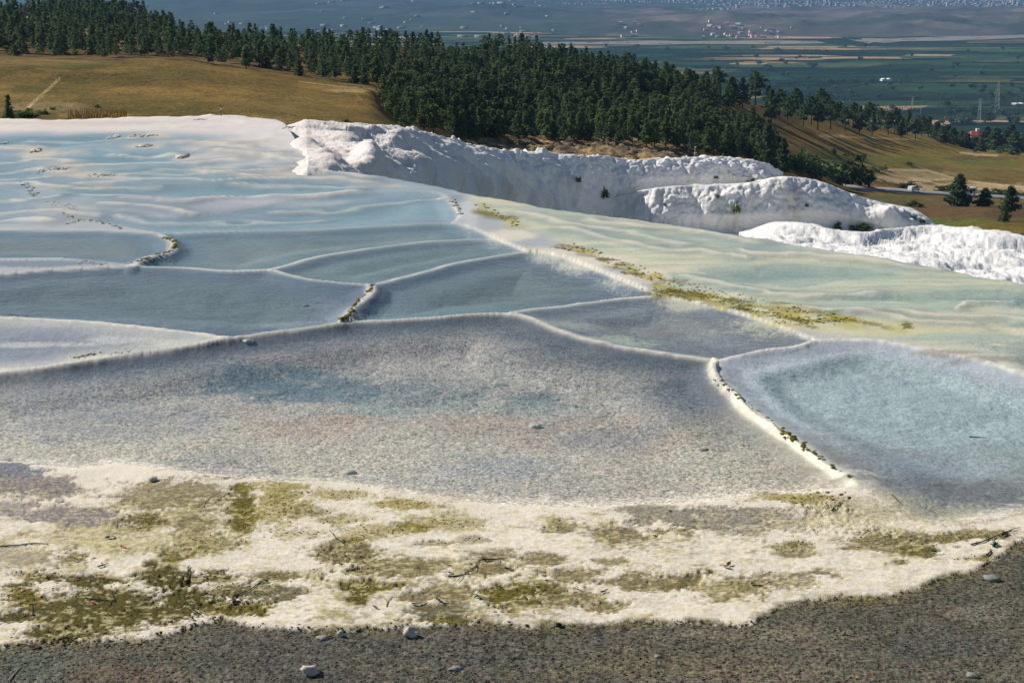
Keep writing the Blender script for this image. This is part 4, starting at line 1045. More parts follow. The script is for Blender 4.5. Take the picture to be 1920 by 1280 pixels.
kk = (sstep(.5, .62, fbm(hp / 500.0, 4, 237, .6)) * .6)[..., None]; ht = ht * (1 - kk) + lin(48, 64, 54) * kk
kk = sstep(9800, 10600, HD)[..., None]; ht = ht * (1 - kk) + lin(44, 62, 52) * kk
tag(add('distant_hills', mesh_np('distant_hills', np.stack([HX, HD, HZ], -1), grid_faces(*HX.shape), M['land'], True, {'tint': ht})), 'bare brown and wooded hills across the valley', None, None, 'structure')
def hill_z(x, y):
    j = int(np.argmin(np.abs(hD - y))); i = int(np.argmin(np.abs(HX[j] - x)))
    return float(HZ[j, i])

# ================================================================== TREES
def leaf_cloud(cent, size, k, r, squash=0.7, droop=0.0):
    """k little leaf quads round every centre -> vertices, triangles"""
    n = len(cent)
    c = np.repeat(cent, k, 0); s = np.repeat(size, k)[:, None]
    c = c + r.normal(0, .55, c.shape) * s * np.array([1, 1, squash])
    a = r.normal(0, 1, c.shape); a /= np.linalg.norm(a, axis=1, keepdims=True)
    b = np.cross(a, r.normal(0, 1, c.shape)); b /= np.linalg.norm(b, axis=1, keepdims=True)
    s = s * r.uniform(.55, 1.1, s.shape)
    V = np.stack([c - a * s, c + b * s * .55 + a * s * .1, c + a * s, c - b * s * .55 - a * s * .1], 1)
    V[..., 2] -= droop * np.abs(V[..., 2] - c[:, None, 2])
    F_ = np.arange(len(c) * 4).reshape(-1, 4)
    return V.reshape(-1, 3), F_

def pine(seed, h=1.0, w=.5, kind='pine', n=95, k=6):
    """unit-height pine: (trunk verts/faces, crown verts/faces)"""
    r = np.random.default_rng(seed); pr = random.Random(seed)
    tb = MB()
    lean = (pr.uniform(-.03, .03), pr.uniform(-.03, .03))
    tb.tube([(0, 0, -.04), (lean[0] * .5, lean[1] * .5, .4), (lean[0], lean[1], .93)], [.022, .016, .004], 5)
    cen, siz = [], []
    z0 = {'pine': .16, 'umbrella': .34, 'cypress': .04, 'cone': .05, 'bushy': .04}[kind]
    nb = 0
    while len(cen) < n:
        t = r.uniform(0, 1) ** (.85 if kind != 'umbrella' else .7)
        z = z0 + t * (1 - z0)
        if kind == 'pine': rad = w * (.10 + .92 * (1 - t) ** .85) * min(1, .5 + t * 3)
        elif kind == 'umbrella': rad = w * (1 - (2 * t - .9) ** 2 * .62)
        elif kind == 'cypress': rad = w * math.sin(math.pi * min(1, .18 + t * .80)) ** .8
        elif kind == 'bushy': rad = w * (1.03 - t) ** .8 * min(1, .6 + t * 3)
        else: rad = w * (1 - t) ** .85 + .02
        th = r.uniform(0, 2 * math.pi)
        # branches leave in a few directions: an uneven outline with gaps
        lob = .62 + .38 * math.sin(3 * th + 9 * z + seed) * math.sin(5 * z * 6 + seed * 2)
        rr = rad * lob * math.sqrt(r.uniform(.12, 1))
        cen.append((lean[0] * z + rr * math.cos(th), lean[1] * z + rr * math.sin(th), z - .05 * rr))
        siz.append((.066 if kind != 'cypress' else .045) * r.uniform(.7, 1.35) * (1.15 - .5 * t))
        if len(cen) % 12 == 0 and kind in ('pine', 'umbrella'):
            q = cen[-1]; tb.tube([(lean[0] * q[2] * .8, lean[1] * q[2] * .8, q[2] * .85), q], [.007, .003], 3)
    cv, cf = leaf_cloud(np.array(cen), np.array(siz), k, r, .6, .15)
    cv[:, 2] = np.minimum(cv[:, 2], 1.04)
    return tb, cv, cf

VAR = []
for i, (kind, w) in enumerate([('pine', .36), ('pine', .42), ('pine', .32), ('umbrella', .40), ('pine', .40), ('umbrella', .36), ('cypress', .10), ('cone', .30), ('bushy', .50)]):
    tb, cv, cf = pine(31 + i, 1, w, kind, 240 if kind == 'bushy' else 110 if kind != 'cypress' else 80)
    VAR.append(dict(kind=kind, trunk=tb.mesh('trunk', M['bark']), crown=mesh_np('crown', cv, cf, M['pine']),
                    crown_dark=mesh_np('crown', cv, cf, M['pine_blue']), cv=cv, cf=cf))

def tree(p, h, var, label, group, dark=False, name='pine_tree', cat='tree', wx=1.0):
    o = add(name, None, None, tuple(p), (0, 0, random.uniform(0, 6.28)), (h * wx, h * wx, h))
    tag(o, label, cat, group)
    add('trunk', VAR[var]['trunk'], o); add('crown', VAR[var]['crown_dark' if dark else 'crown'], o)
    return o

def scatter(poly, du, dv, jit=.8):
    """jittered rows of base pixels inside a pixel polygon"""
    poly = np.array(poly, float); out = []
    v = poly[:, 1].min(); row = 0
    while v < poly[:, 1].max():
        uu = np.arange(poly[:, 0].min() + (row % 2) * du / 2, poly[:, 0].max(), du)
        uu = uu + rng.uniform(-jit, jit, len(uu)) * du * .6; vv = v + rng.uniform(-jit, jit, len(uu)) * dv * .6
        m = inside(poly, uu, vv); out += list(zip(uu[m], vv[m])); v += dv; row += 1
    return out

def pxh(p, px):
    """height in metres of something px photo-pixels tall standing at p"""
    return float(px * (p[1] * CP - (p[2] - H) * SP) / F)

Z_WOOD = [(712, 190), (738, 238), (800, 250), (880, 262), (1000, 264), (1140, 268), (1250, 280), (1340, 296), (1400, 306), (1470, 312), (1470, 288), (1430, 262), (1400, 250), (1340, 252), (1320, 215), (1400, 200), (1350, 182), (1250, 160), (1170, 139), (1100, 131), (1050, 116), (1000, 112), (880, 110), (760, 110)]
Z_LEFT = [(-60, 104), (130, 112), (330, 114), (450, 128), (560, 145), (700, 162), (725, 150), (760, 110), (640, 100), (500, 88), (330, 82), (200, 78), (120, 62), (40, 45), (-60, 40)]
Z_BACK = [(-60, 32), (0, 33), (100, 27), (180, 22), (240, 32), (330, 62), (345, 70), (250, 72), (140, 58), (60, 38), (-60, 38)]
cand = []
for u, v in scatter(Z_WOOD, 16, 6.2):
    cand.append((u, v, random.uniform(34, 54) * (.78 + .25 * (v - 110) / 170), 'wood'))
for u, v in scatter(Z_LEFT, 17, 7.5):
    cand.append((u, v, random.uniform(30, 46), 'left'))
for u, v in scatter(Z_BACK, 10, 6):
    cand.append((u, v, random.uniform(28, 42), 'back'))
# ridge lines
for u0, u1, st, hh in [(610, 740, 11, 32), (740, 1060, 12, 30), (1060, 1330, 15, 36), (400, 610, 34, 24), (180, 330, 12, 22)]:
    u = u0
    while u < u1:
        v = np.interp(u, [0, 330, 600, 740, 1000, 1060, 1100, 1170, 1250, 1350], [20, 62, 83, 89, 100, 113, 128, 137, 159, 180])
        cand.append((u, v + 1, hh * random.uniform(.7, 1.2), 'ridge')); u += st * random.uniform(.6, 1.5)
# the row down the right-hand spur
SPUR = [(1345, 188), (1370, 195), (1392, 206), (1408, 262), (1416, 200), (1440, 214), (1446, 232), (1462, 222), (1475, 236), (1492, 226), (1505, 240), (1520, 236), (1532, 246), (1546, 232), (1556, 246), (1570, 240), (1584, 250), (1598, 243), (1610, 252), (1622, 246),
        (1636, 256), (1650, 250), (1664, 258), (1678, 252), (1690, 262), (1702, 256), (1716, 266), (1728, 260), (1740, 258), (1430, 196), (1480, 210), (1512, 216), (1540, 222), (1580, 228), (1630, 236), (1670, 242)]
for u, v in SPUR:
    cand.append((u, v - 2, random.uniform(48, 66) * (1 - (u - 1345) / 1300), 'spur'))
TXT = dict(wood=('dark green pine packed in the wood above the white travertine wall', 'pines in the wood behind the white cliffs'),
           left=('dark pine in the belt of trees behind the dry grass hill', 'pines behind the grass hill'),
           back=('blackish pine on the farthest wooded hill at upper left', 'pines on the far left hill'),
           ridge=('pine standing along the crest of the wooded hill', 'pines along the crest'),
           spur=('dark spreading pine casting a long shadow on the dry spur at right', 'pines along the right-hand spur'))
placed = []
for u, v, px, zone in cand:
    p = land_at(u, v)
    placed.append((px, p, pxh(p, px), zone))
placed.sort(key=lambda q: -(q[0] + (60 if q[3] == 'spur' else 0)))
ORD = ['first', 'second', 'third'] + [w + 'th' for w in 'four fif six seven eigh nin ten eleven twelf thirteen fourteen fifteen sixteen seventeen eighteen nineteen'.split()] + ['twentieth'] \
    + ['twenty-' + w for w in 'first second third fourth fifth sixth seventh eighth ninth'.split()] + ['thirtieth'] + ['thirty-' + w for w in 'first second third fourth fifth sixth seventh eighth ninth'.split()]
spur_i = {k: r for r, k in enumerate(sorted([i for i, q in enumerate(placed) if q[3] == 'spur'], key=lambda i: placed[i][1][0] / placed[i][1][1]))}
front = [i for i, q in enumerate(placed[:282]) if q[3] == 'wood' and proj(*q[1])[1] > np.interp(proj(*q[1])[0], [740, 880, 1000, 1140, 1250, 1340, 1470], [226, 250, 252, 256, 268, 284, 298])]
front_i = {k: r for r, k in enumerate(sorted(front, key=lambda i: placed[i][1][0] / placed[i][1][1]))}
rest = []
for n, (px, p, h, zone) in enumerate(placed):
    var = random.choice([3, 5, 3, 4]) if zone == 'spur' else random.choice([7, 2, 0, 4]) if zone == 'back' else random.choice([0, 1, 2, 4, 4, 1, 3, 8, 5])
    if n < 282:
        lb = TXT[zone][0]
        if n in spur_i: lb = ORD[spur_i[n]] + ' pine from the left along the dry right-hand spur'
        if n in front_i and front_i[n] < 39: lb = ORD[front_i[n]] + ' pine from the left at the front foot of the wood'
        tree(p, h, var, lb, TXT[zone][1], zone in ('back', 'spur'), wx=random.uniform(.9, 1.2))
    else:
        rest.append((p, h, var, zone))
bv, bf, nv = [], [], 0
for p, h, var, zone in rest:
    cv, cf = VAR[var]['cv'], VAR[var]['cf']
    keep = rng.random(len(cf)) < .55
    f = cf[keep]; th = random.uniform(0, 6.28); ca, sa = math.cos(th), math.sin(th)
    v4 = cv[f.ravel()] * np.array([1, 1, 1]); v4 = (v4 - 0) * h
    v4 = np.stack([v4[:, 0] * ca - v4[:, 1] * sa, v4[:, 0] * sa + v4[:, 1] * ca, v4[:, 2]], 1) * np.array([1.15, 1.15, 1]) + p
    bv.append(v4); bf.append(np.arange(len(v4)).reshape(-1, 4) + nv); nv += len(v4)
tag(add('distant_wood', mesh_np('distant_wood', np.concatenate(bv), np.concatenate(bf), M['pine_blue'])), 'mass of smaller dark pines filling the wooded hills', None, None, 'stuff')

# named single trees
def one(u, v, px, var, label, dark=True, name='pine_tree', wx=1.0, group=None, cat='tree'):
    p = land_at(u, v); return tree(p, pxh(p, px), var, label, group, dark, name, cat, wx)
one(17, 233, 52, 7, 'dark pointed conifer at the left frame edge behind the white crust', wx=1.0)
one(1796, 388, 60, 8, 'tall dark pine beside the road, hiding part of the white bus', wx=1.3)
one(1845, 388, 34, 8, 'low spreading dark tree right of the tall roadside pine', wx=1.6)
one(1893, 396, 46, 8, 'bushy dark tree by the road nearest the right frame edge', wx=1.35)
one(1885, 420, 40, 8, 'grey green sapling on the shaded bank below the roadside trees', wx=.9)
one(1563, 296, 17, 3, 'lone small tree in the middle of the dry field', name='field_tree')
one(1438, 318, 84, 8, 'large dark pine at the right end of the white wall', wx=.8)
one(1468, 324, 64, 8, 'rightmost pine of the wood above the end of the white wall', wx=.8)
for u, v, px, lb in [(1301, 268, 66, 'slim dark cypress standing left of the two in the right of the wood'), (1322, 270, 56, 'slim cypress with grey green tip nearest the clearing'), (1240, 262, 62, 'tall slim cypress in the middle of the wood'),
                     (1296, 276, 74, 'tallest slim cypress rising through the right of the wood'), (744, 222, 50, 'narrow dark cypress at the left corner of the wood beside the grass hill')]:
    one(u, v, px, 6, lb, True, 'cypress')

# bushes
def bush_mesh(seed, n=46, k=6):
    r = np.random.default_rng(seed)
    c = r.normal(0, 1, (n, 3)); c /= np.linalg.norm(c, axis=1, keepdims=True)
    c *= (r.uniform(.3, 1, (n, 1)) ** .5) * np.array([.5, .5, .42]); c[:, 2] = np.abs(c[:, 2]) * (1 + .4 * np.sin(c[:, 0] * 9 + seed)) + .08
    c[:, 2] *= 1.75
    v, f = leaf_cloud(c, r.uniform(.09, .16, n), k, r, .8)
    v[:, 2] = np.maximum(v[:, 2], -.03)
    return v, f
BUSH = [mesh_np('foliage', *bush_mesh(s), M['bush']) for s in (1, 2, 3)]
BUSHD = [mesh_np('foliage', *bush_mesh(s), M['pine']) for s in (4, 5)]
stem_mb = MB(); stem_mb.tube([(0, 0, -.05), (.02, 0, .3)], [.03, .015], 5); stem_mb.tube([(0, 0, .1), (.15, .1, .4)], [.015, .008], 4); stem_mb.tube([(0, 0, .08), (-.16, .04, .38)], [.015, .008], 4)
STEM = stem_mb.mesh('stem', M['bark'])
def bush(p, w, h, label, group=None, dark=False, cat='bush', name='bush'):
    o = add(name, None, None, tuple(p), (0, 0, random.uniform(0, 6.28)), (w, w, h))
    tag(o, label, cat, group); add('foliage', random.choice(BUSHD if dark else BUSH), o); add('stem', STEM, o); return o
for u, v, wp, hp_, lb, dk in [(1497, 322, 40, 30, 'dark green bush at the right foot of the last big pine', 1), (1530, 332, 50, 26, 'dark bush in the thicket between pine and light green bush', 1),
                              (1560, 340, 46, 28, 'round dark bush in the middle of the thicket above the wall', 1), (1598, 348, 56, 42, 'large light green bush at the right end of the thicket', 0),
                              (1576, 346, 30, 22, 'small bush squeezed before the large light green one', 0), (1510, 318, 26, 22, 'round olive bush sticking up behind the thicket', 1),
                              (1640, 322, 24, 8, 'flat scrub bush at the left corner of the pale dirt field', 1), (1657, 318, 18, 8, 'small scrub bush at the top corner of the pale dirt field', 1),
                              (1703, 356, 44, 14, 'low green hedge bush directly behind the white van', 0), (1772, 362, 44, 16, 'low green hedge bush left of the tall roadside pine', 0),
                              (1880, 366, 90, 9, 'long low hedge beside the road at right', 0), (1712, 388, 34, 10, 'scrub bush on the bank below the white van', 0),
                              (1703, 310, 14, 7, 'tiny grey bush alone in the field above the dirt patch', 1), (1774, 268, 12, 10, 'small dark bush at the foot of the last spur pine', 1),
                              (1880, 288, 30, 12, 'scrub clump on the dry field at far right, left one', 1), (1902, 292, 22, 12, 'scrub clump on the dry field at far right, right one', 0), (1828, 286, 8, 5, 'tiny bush beside the pale forked track', 1),
                              (45, 222, 50, 14, 'low dark bush right of the pointed conifer', 1), (80, 216, 20, 9, 'small bush on the grass hill slope by the pale track', 1), (98, 206, 12, 6, 'tiny bush above the reed patch on the grass hill', 1),
                              (182, 204, 12, 7, 'tiny dark bush on the grass hill above the reeds', 1), (650, 232, 12, 8, 'small bush where the grass hill meets the white crust', 0),
                              (1915, 455, 50, 14, 'dark bush at the right frame edge behind the white knobs', 1)]:
    p = land_at(u, v); gw = 1.35 if 1490 < u < 1610 else 1.0; bush(p, pxh(p, wp * gw), pxh(p, hp_ * gw), lb, None, bool(dk))
# reed patch by the crust
for i in range(14):
    p = land_at(150 + i * 6 + random.uniform(-2, 2), 231 - i * .4)
reed = MB()
for i in range(420):
    u = random.uniform(128, 236); p = land_at(u, random.uniform(217, 234) - (u - 128) * .03); s = random.uniform(.25, .75)
    dx, dy = random.uniform(-.15, .15), random.uniform(-.15, .15)
    reed.poly([(p[0] - .04, p[1], p[2]), (p[0] + .04, p[1], p[2]), (p[0] + dx, p[1] + dy, p[2] + s)], [(0, 1, 2)])
tag(add('reeds', reed.mesh('reeds', mat_flat('dry_reeds', lin(176, 146, 84), .9, .4, .6))), 'tan dry reeds behind the white crust rim at left', None, None, 'stuff')

# plants rooted in the white wall: cast a ray on the built cliff meshes
CL = [c.reshape(-1, 3) for c in (cliffA, cliffB, cliffC)]
def cliff_at(u, v, which):
    q = CL[which]; a, b = proj(q[:, 0], q[:, 1], q[:, 2]); d = (a - u) ** 2 + (b - v) ** 2
    near_ = np.where(d < 9)[0]
    if len(near_) == 0: return q[np.argmin(d)]
    return q[near_[np.argmin(q[near_, 1])]]
for u, v, w, wp, hp_, lb in [(1086, 334, 0, 11, 14, 'small green plant high on the upper white wall'), (1136, 362, 0, 16, 20, 'dark green plant hanging from the white wall below the first one'),
                             (1378, 390, 1, 15, 20, 'dark green plant in the middle of the lower white wall'), (1410, 340, 0, 18, 11, 'dark plant at the foot of the upper wall, right end'),
                             (1570, 424, 1, 18, 20, 'dark plant left of the wide one at the wall foot'), (1608, 424, 1, 48, 20, 'wide dark green plant at the foot of the lower white wall'),
                             (1512, 382, 1, 7, 8, 'tiny dark tuft high on the lower white wall'), (1712, 406, 1, 14, 14, 'yellow green plant on the white shelf at the wall end'), (1728, 412, 1, 12, 10, 'small plant at the outermost tip of the white wall'),
                             (1347, 366, 1, 6, 8, 'tiny olive tuft under the top of the lower white wall'), (1244, 382, 1, 6, 7, 'tiny olive tuft near the left end of the lower wall'), (1345, 331, 0, 10, 6, 'small olive tuft along the ledge of the upper wall')]:
    p = cliff_at(u, v, w); bush(p - np.array([0, .1, pxh(p, hp_) * .4]), pxh(p, wp), pxh(p, hp_), lb, None, True, 'plant', 'cliff_plant')

# ================================================================== THINGS ON THE SLOPES
def pivot(name, p, label, cat, rz=0.0, group=None):
    return tag(add(name, None, None, tuple(p), (0, 0, rz)), label, cat, group)
def wheel_mesh():
    m = MB(); n = 14
    V = []
    for y, r in ((-.11, .30), (-.11, .33), (.11, .33), (.11, .30)):
        V += [(r * math.cos(2 * math.pi * i / n), y, r * math.sin(2 * math.pi * i / n)) for i in range(n)]
    m.poly(V, [tuple(range(n)), tuple(range(4 * n - 1, 3 * n - 1, -1))] + [(j * n + i, j * n + (i + 1) % n, (j + 1) * n + (i + 1) % n, (j + 1) * n + i) for j in range(3) for i in range(n)])
    return m
WHEEL = wheel_mesh().mesh('wheel', M['tyre'], True)
hub_mb = MB(); hub_mb.tube([(0, -.13, 0), (0, .13, 0)], .18, 10); HUB = hub_mb.mesh('hub', M['metal'])
# small white van, nose to the right
p = road_at(1713)
van = pivot('parked_van', p, 'small white van on the grey road below the white cliffs', 'van', math.atan2(*(road_at(1730) - road_at(1700))[[1, 0]]))
b = MB(); b.prism([(-2.2, .35), (2.2, .35), (2.25, .75), (2.05, 1.0), (1.2, 1.12), (.55, 1.75), (.25, 1.85), (-1.9, 1.88), (-2.2, 1.75), (-2.28, .9)], -.85, .85)
add('body', b.mesh('body', M['van']), van)
for nm, prof in (('window', [(.62, 1.15), (1.0, 1.15), (.55, 1.62), (.30, 1.70), (.1, 1.70), (.1, 1.15)]), ('window', [(-.9, 1.2), (0, 1.2), (0, 1.68), (-.9, 1.68)])):
    for s in (-1, 1):
        q = MB(); q.prism(prof, s * .86, s * .87); add(nm, q.mesh(nm, M['glass']), van)
q = MB(); q.poly([(1.22, -.7, 1.14), (1.22, .7, 1.14), (.6, .66, 1.74), (.6, -.66, 1.74)], [(0, 1, 2, 3)]); add('windscreen', q.mesh('windscreen', M['glass']), van)
for x in (-1.4, 1.4):
    for y in (-.8, .8):
        w_ = add('wheel', WHEEL, van, (x, y, .33)); add('hub', HUB, w_)
for y in (-.6, .6):
    q = MB(); q.box((2.2, y, .8), (.12, .3, .16)); add('headlight', q.mesh('headlight', M['metal']), van)
# white minibus behind the pine
p = road_at(1814)
bus = pivot('minibus', p, 'white minibus half hidden behind the tall roadside pine', 'bus', math.atan2(*(road_at(1830) - road_at(1800))[[1, 0]]))
b = MB(); b.prism([(-3.4, .4), (3.3, .4), (3.4, 1.2), (3.1, 2.5), (2.9, 2.65), (-3.3, 2.65), (-3.4, 2.5)], -1.05, 1.05); add('body', b.mesh('body', M['van']), bus)
for i in range(4):
    for s in (-1, 1):
        q = MB(); q.box((-2.4 + i * 1.4, s * 1.06, 1.75), (1.2, .02, .85)); add('window', q.mesh('window', M['glass']), bus)
q = MB(); q.poly([(3.39, -.9, 1.35), (3.39, .9, 1.35), (3.14, .85, 2.4), (3.14, -.85, 2.4)], [(0, 1, 2, 3)]); add('windscreen', q.mesh('windscreen', M['glass']), bus)
for x in (-2.2, 2.2):
    for y in (-.95, .95):
        w_ = add('wheel', WHEEL, bus, (x, y, .33)); add('hub', HUB, w_)
# red-roofed house among trees
p = land_at(1826, 272)
hs = pivot('house', p, 'cream house with low red tiled roof among the dark trees at right', 'house', .15)
sc_ = pxh(p, 1)
b = MB(); b.box((0, 0, 9 * sc_), (26 * sc_, 20 * sc_, 20 * sc_)); add('wall', b.mesh('wall', M['cream']), hs)
W2, Dp = 15.5 * sc_, 12 * sc_; z0 = 19 * sc_; z1 = 26 * sc_
b = MB(); b.poly([(-W2, -Dp, z0), (W2, -Dp, z0), (W2, Dp, z0), (-W2, Dp, z0), (-W2 * .45, 0, z1), (W2 * .45, 0, z1)], [(0, 1, 5, 4), (1, 2, 5), (2, 3, 4, 5), (3, 0, 4), (3, 2, 1, 0)])
rf = add('roof', b.mesh('roof', M['roof']), hs)
b = MB(); b.box((4 * sc_, 0, 27 * sc_), (6 * sc_, 5 * sc_, 6 * sc_)); add('water_tank', b.mesh('water_tank', M['white']), rf)
for i in range(3):
    b = MB(); b.box((-8 * sc_ + i * 8 * sc_, -10.05 * sc_, 13 * sc_), (3 * sc_, .1, 4 * sc_)); add('window', b.mesh('window', M['glass']), hs)
p = land_at(1828, 271); p = p + np.array([0, -6, 0])
hut = pivot('flat_roofed_shed', p, 'small white flat roofed shed below the red roofed house', 'shed', .1)
b = MB(); b.box((0, 0, pxh(p, 4)), (pxh(p, 12), pxh(p, 8), pxh(p, 8))); add('wall', b.mesh('wall', M['white']), hut)
b = MB(); b.box((0, 0, pxh(p, 8.4)), (pxh(p, 13), pxh(p, 9), pxh(p, .8))); add('roof', b.mesh('roof', M['white']), hut)
b = MB(); b.box((0, -pxh(p, 4.03), pxh(p, 3)), (pxh(p, 3), .05, pxh(p, 6))); add('door', b.mesh('door', M['glass']), hut)
# trees round the house
for gi, (u, v, px, wx) in enumerate(sorted([(1768, 268, 34, 1.5), (1786, 272, 34, 1.6), (1803, 274, 30, 1.6), (1848, 278, 44, 1.5), (1866, 282, 46, 1.6), (1884, 282, 42, 1.5), (1902, 286, 44, 1.6), (1920, 286, 42, 1.5), (1858, 272, 44, 1.4), (1893, 276, 46, 1.5), (1912, 274, 44, 1.5), (1776, 262, 30, 1.5), (1812, 278, 30, 1.8), (1826, 281, 26, 1.7), (1840, 284, 26, 1.6), (1756, 262, 36, 1.4)])):
    one(u, v, px * .9, 8, ORD[gi] + ' dark tree from the left in the grove around the red roofed house', True, 'broadleaf_tree', wx, 'grove around the red roofed house')
# posts
p = tz(413, 219); p = p + np.array([0, .2, 0])
po = pivot('signpost', p, 'thin brown post with a small pale plate above the left white crust', 'post')
b = MB(); b.tube([(0, 0, -.1), (0, 0, pxh(p, 22))], pxh(p, .9), 6); add('pole', b.mesh('pole', M['rust']), po)
b = MB(); b.box((0, -.03, pxh(p, 14)), (pxh(p, 2.4), .03, pxh(p, 3.4))); add('plate', b.mesh('plate', M['white']), po)
p = cliff_at(1302, 297, 0)
po = pivot('lamp_post', p - np.array([0, 0, .1]), 'grey pole with white lamp head on top of the white wall', 'lamp post')
b = MB(); b.tube([(0, 0, -.1), (0, 0, pxh(p, 27))], pxh(p, .55), 6); add('pole', b.mesh('pole', M['metal']), po)
b = MB(); b.box((.02, 0, pxh(p, 26.5)), (pxh(p, 3.2), pxh(p, 2), pxh(p, 1.3))); add('lamp_head', b.mesh('lamp_head', M['white']), po)
b = MB(); b.box((.04, -.05, pxh(p, 16)), (pxh(p, 5), pxh(p, 1.5), pxh(p, 1.6)), .3); add('bracket', b.mesh('bracket', M['cream']), po)

# ================================================================== THE VALLEY
def lattice(p, h, w):
    m = MB(); n = 6
    for sx, sy in ((-1, -1), (1, -1), (1, 1), (-1, 1)):
        m.tube([(sx * w, sy * w, 0), (sx * w * .25, sy * w * .25, h)], .22, 4)
    for i in range(n):
        a, c = i / n, (i + 1) / n; wa, wc = w * (1 - .75 * a), w * (1 - .75 * c)
        for (ax, ay), (bx, by) in (((-1, -1), (1, -1)), ((1, -1), (1, 1)), ((1, 1), (-1, 1)), ((-1, 1), (-1, -1))):
            m.tube([(ax * wa, ay * wa, a * h), (bx * wc, by * wc, c * h)], .12, 3)
    return m
for u, v, px, lb in [(1835, 232, 46, 'tall lattice mast rising right of the red roofed house'), (1710, 206, 24, 'lattice mast beyond the spur pines with a pale base'), (1868, 212, 58, 'faint lattice pylon near the right frame edge')]:
    p = plain_at(u, v); h = pxh(p, px)
    o = pivot('lattice_mast', p, lb, 'mast')
    add('tower', lattice(p, h, h * .07).mesh('tower', M['metal']), o)
    b = MB(); b.box((0, 0, h * .98), (h * .22, .5, .5)); b.box((0, 0, h * .86), (h * .3, .5, .5)); add('crossarm', b.mesh('crossarm', M['metal']), o)
for u, v, px, lb in [(1726, 210, 16, 'leaning grey pole beyond the last spur pines')]:
    p = plain_at(u, v); b = MB(); b.tube([(0, 0, 0), (1.2, 0, pxh(p, px))], .35, 5)
    tag(add('utility_pole', b.mesh('utility_pole', M['metal']), None, tuple(p)), lb, 'pole')
def barn(u, v, wp, hp_, dep, label, rz=.1, mat='white'):
    p = plain_at(u, v); w, h = pxh(p, wp), pxh(p, hp_)
    o = pivot('barn', p, label, 'barn', rz)
    b = MB(); b.box((0, 0, h * .3), (w, dep, h * .6)); add('wall', b.mesh('wall', M[mat]), o)
    b = MB(); b.prism([(-w * .52, h * .6), (w * .52, h * .6), (w * .52, h * .64), (w * .25, h), (0, h * .66), (-w * .25, h), (-w * .52, h * .64)], -dep * .52, dep * .52); add('roof', b.mesh('roof', M[mat]), o)
    b = MB(); b.box((0, -dep * .5 - .03, h * .22), (w * .12, .06, h * .4)); add('door', b.mesh('door', M['glass']), o)
barn(1662, 152, 21, 5, 14, 'white twin roofed greenhouse alone on the green plain')
barn(1910, 197, 22, 4, 14, 'long white shed by the bare field at the right frame edge')
b = MB(); p = plain_at(1774, 222); s_ = pxh(p, 1)
b.poly([(-3 * s_, -2, 0.0), (3 * s_, -2, 0.0), (3 * s_, 4, 0.0), (-3 * s_, 4, 0.0), (-2 * s_, 0, 4.5 * s_), (2 * s_, 0, 4.5 * s_)], [(0, 1, 5, 4), (1, 2, 5), (2, 3, 4, 5), (3, 0, 4)])
tag(add('tent', b.mesh('tent', M['red']), None, tuple(p)), 'small red tent canopy on the plain left of the house', 'tent')
# village across the plain
hv = MB(); hv.box((0, 0, 3), (11, 9, 6)); HW = hv.mesh('wall', M['white'])
hr = MB(); hr.poly([(-6.2, -5.2, 6), (6.2, -5.2, 6), (6.2, 5.2, 6), (-6.2, 5.2, 6), (-3, 0, 8.6), (3, 0, 8.6)], [(0, 1, 5, 4), (1, 2, 5), (2, 3, 4, 5), (3, 0, 4), (3, 2, 1, 0)]); HR = hr.mesh('roof', M['roof'])
hw2 = MB(); hw2.box((0, 0, 3.2), (20, 11, 6.4)); HW2 = hw2.mesh('wall', M['cream'])
hr2 = MB(); hr2.box((0, 0, 6.6), (20.6, 11.6, .5)); HR2 = hr2.mesh('roof', M['white'])
for i in range(64):
    if i < 44: u, v = random.gauss(1400, 42), random.uniform(60, 72)
    elif i < 54: u, v = random.uniform(960, 1010) , random.uniform(66, 76)
    else: u, v = random.uniform(1160, 1200), random.uniform(58, 70)
    p = plain_at(u, v); k2 = random.random() < .3
    zz = max(-200, hill_z(p[0], p[1])); p[2] = zz
    o = pivot('village_house', p, 'tiny village house in the cluster of red roofs across the plain' if not k2 else 'long pale flat roofed building in the village across the plain', 'house', random.uniform(0, 3.1), 'houses of the village across the plain')
    s_ = random.uniform(.7, 1.3); o.scale = (s_, s_, s_)
    add('wall', HW2 if k2 else HW, o); add('roof', HR2 if k2 else HR, o)
# far town: thousands of tiny blocks
tv_, tf_, nb = [], [], 0
BX = np.array([(-1, -1, 0), (1, -1, 0), (1, 1, 0), (-1, 1, 0), (-1, -1, 1), (1, -1, 1), (1, 1, 1), (-1, 1, 1)], float); BF = np.array([(4, 5, 6, 7), (0, 1, 5, 4), (1, 2, 6, 5), (2, 3, 7, 6), (3, 0, 4, 7)])
def town_block(x, y, w, d, h, th):
    global nb
    z = max(-200.0, hill_z(x, y)); q = BX * np.array([w / 2, d / 2, h]); ca, sa = math.cos(th), math.sin(th)
    tv_.append(np.stack([q[:, 0] * ca - q[:, 1] * sa + x, q[:, 0] * sa + q[:, 1] * ca + y, q[:, 2] + z - 1], 1)); tf_.append(BF + nb); nb += 8
cl = fbm
for i in range(2600):
    u = random.uniform(880, 2150); D = 7300 + 2300 * random.random() ** 1.2
    x = (u - 960) / F * D
    if vn(np.array([[x / 420, D / 420]]), 77)[0] < .42 + .25 * max(0, (1150 - u) / 300): continue
    s = random.random()
    town_block(x, D, random.uniform(9, 22), random.uniform(9, 20), random.uniform(3, 7) if s < .96 else random.uniform(14, 26), random.uniform(0, 1.5))
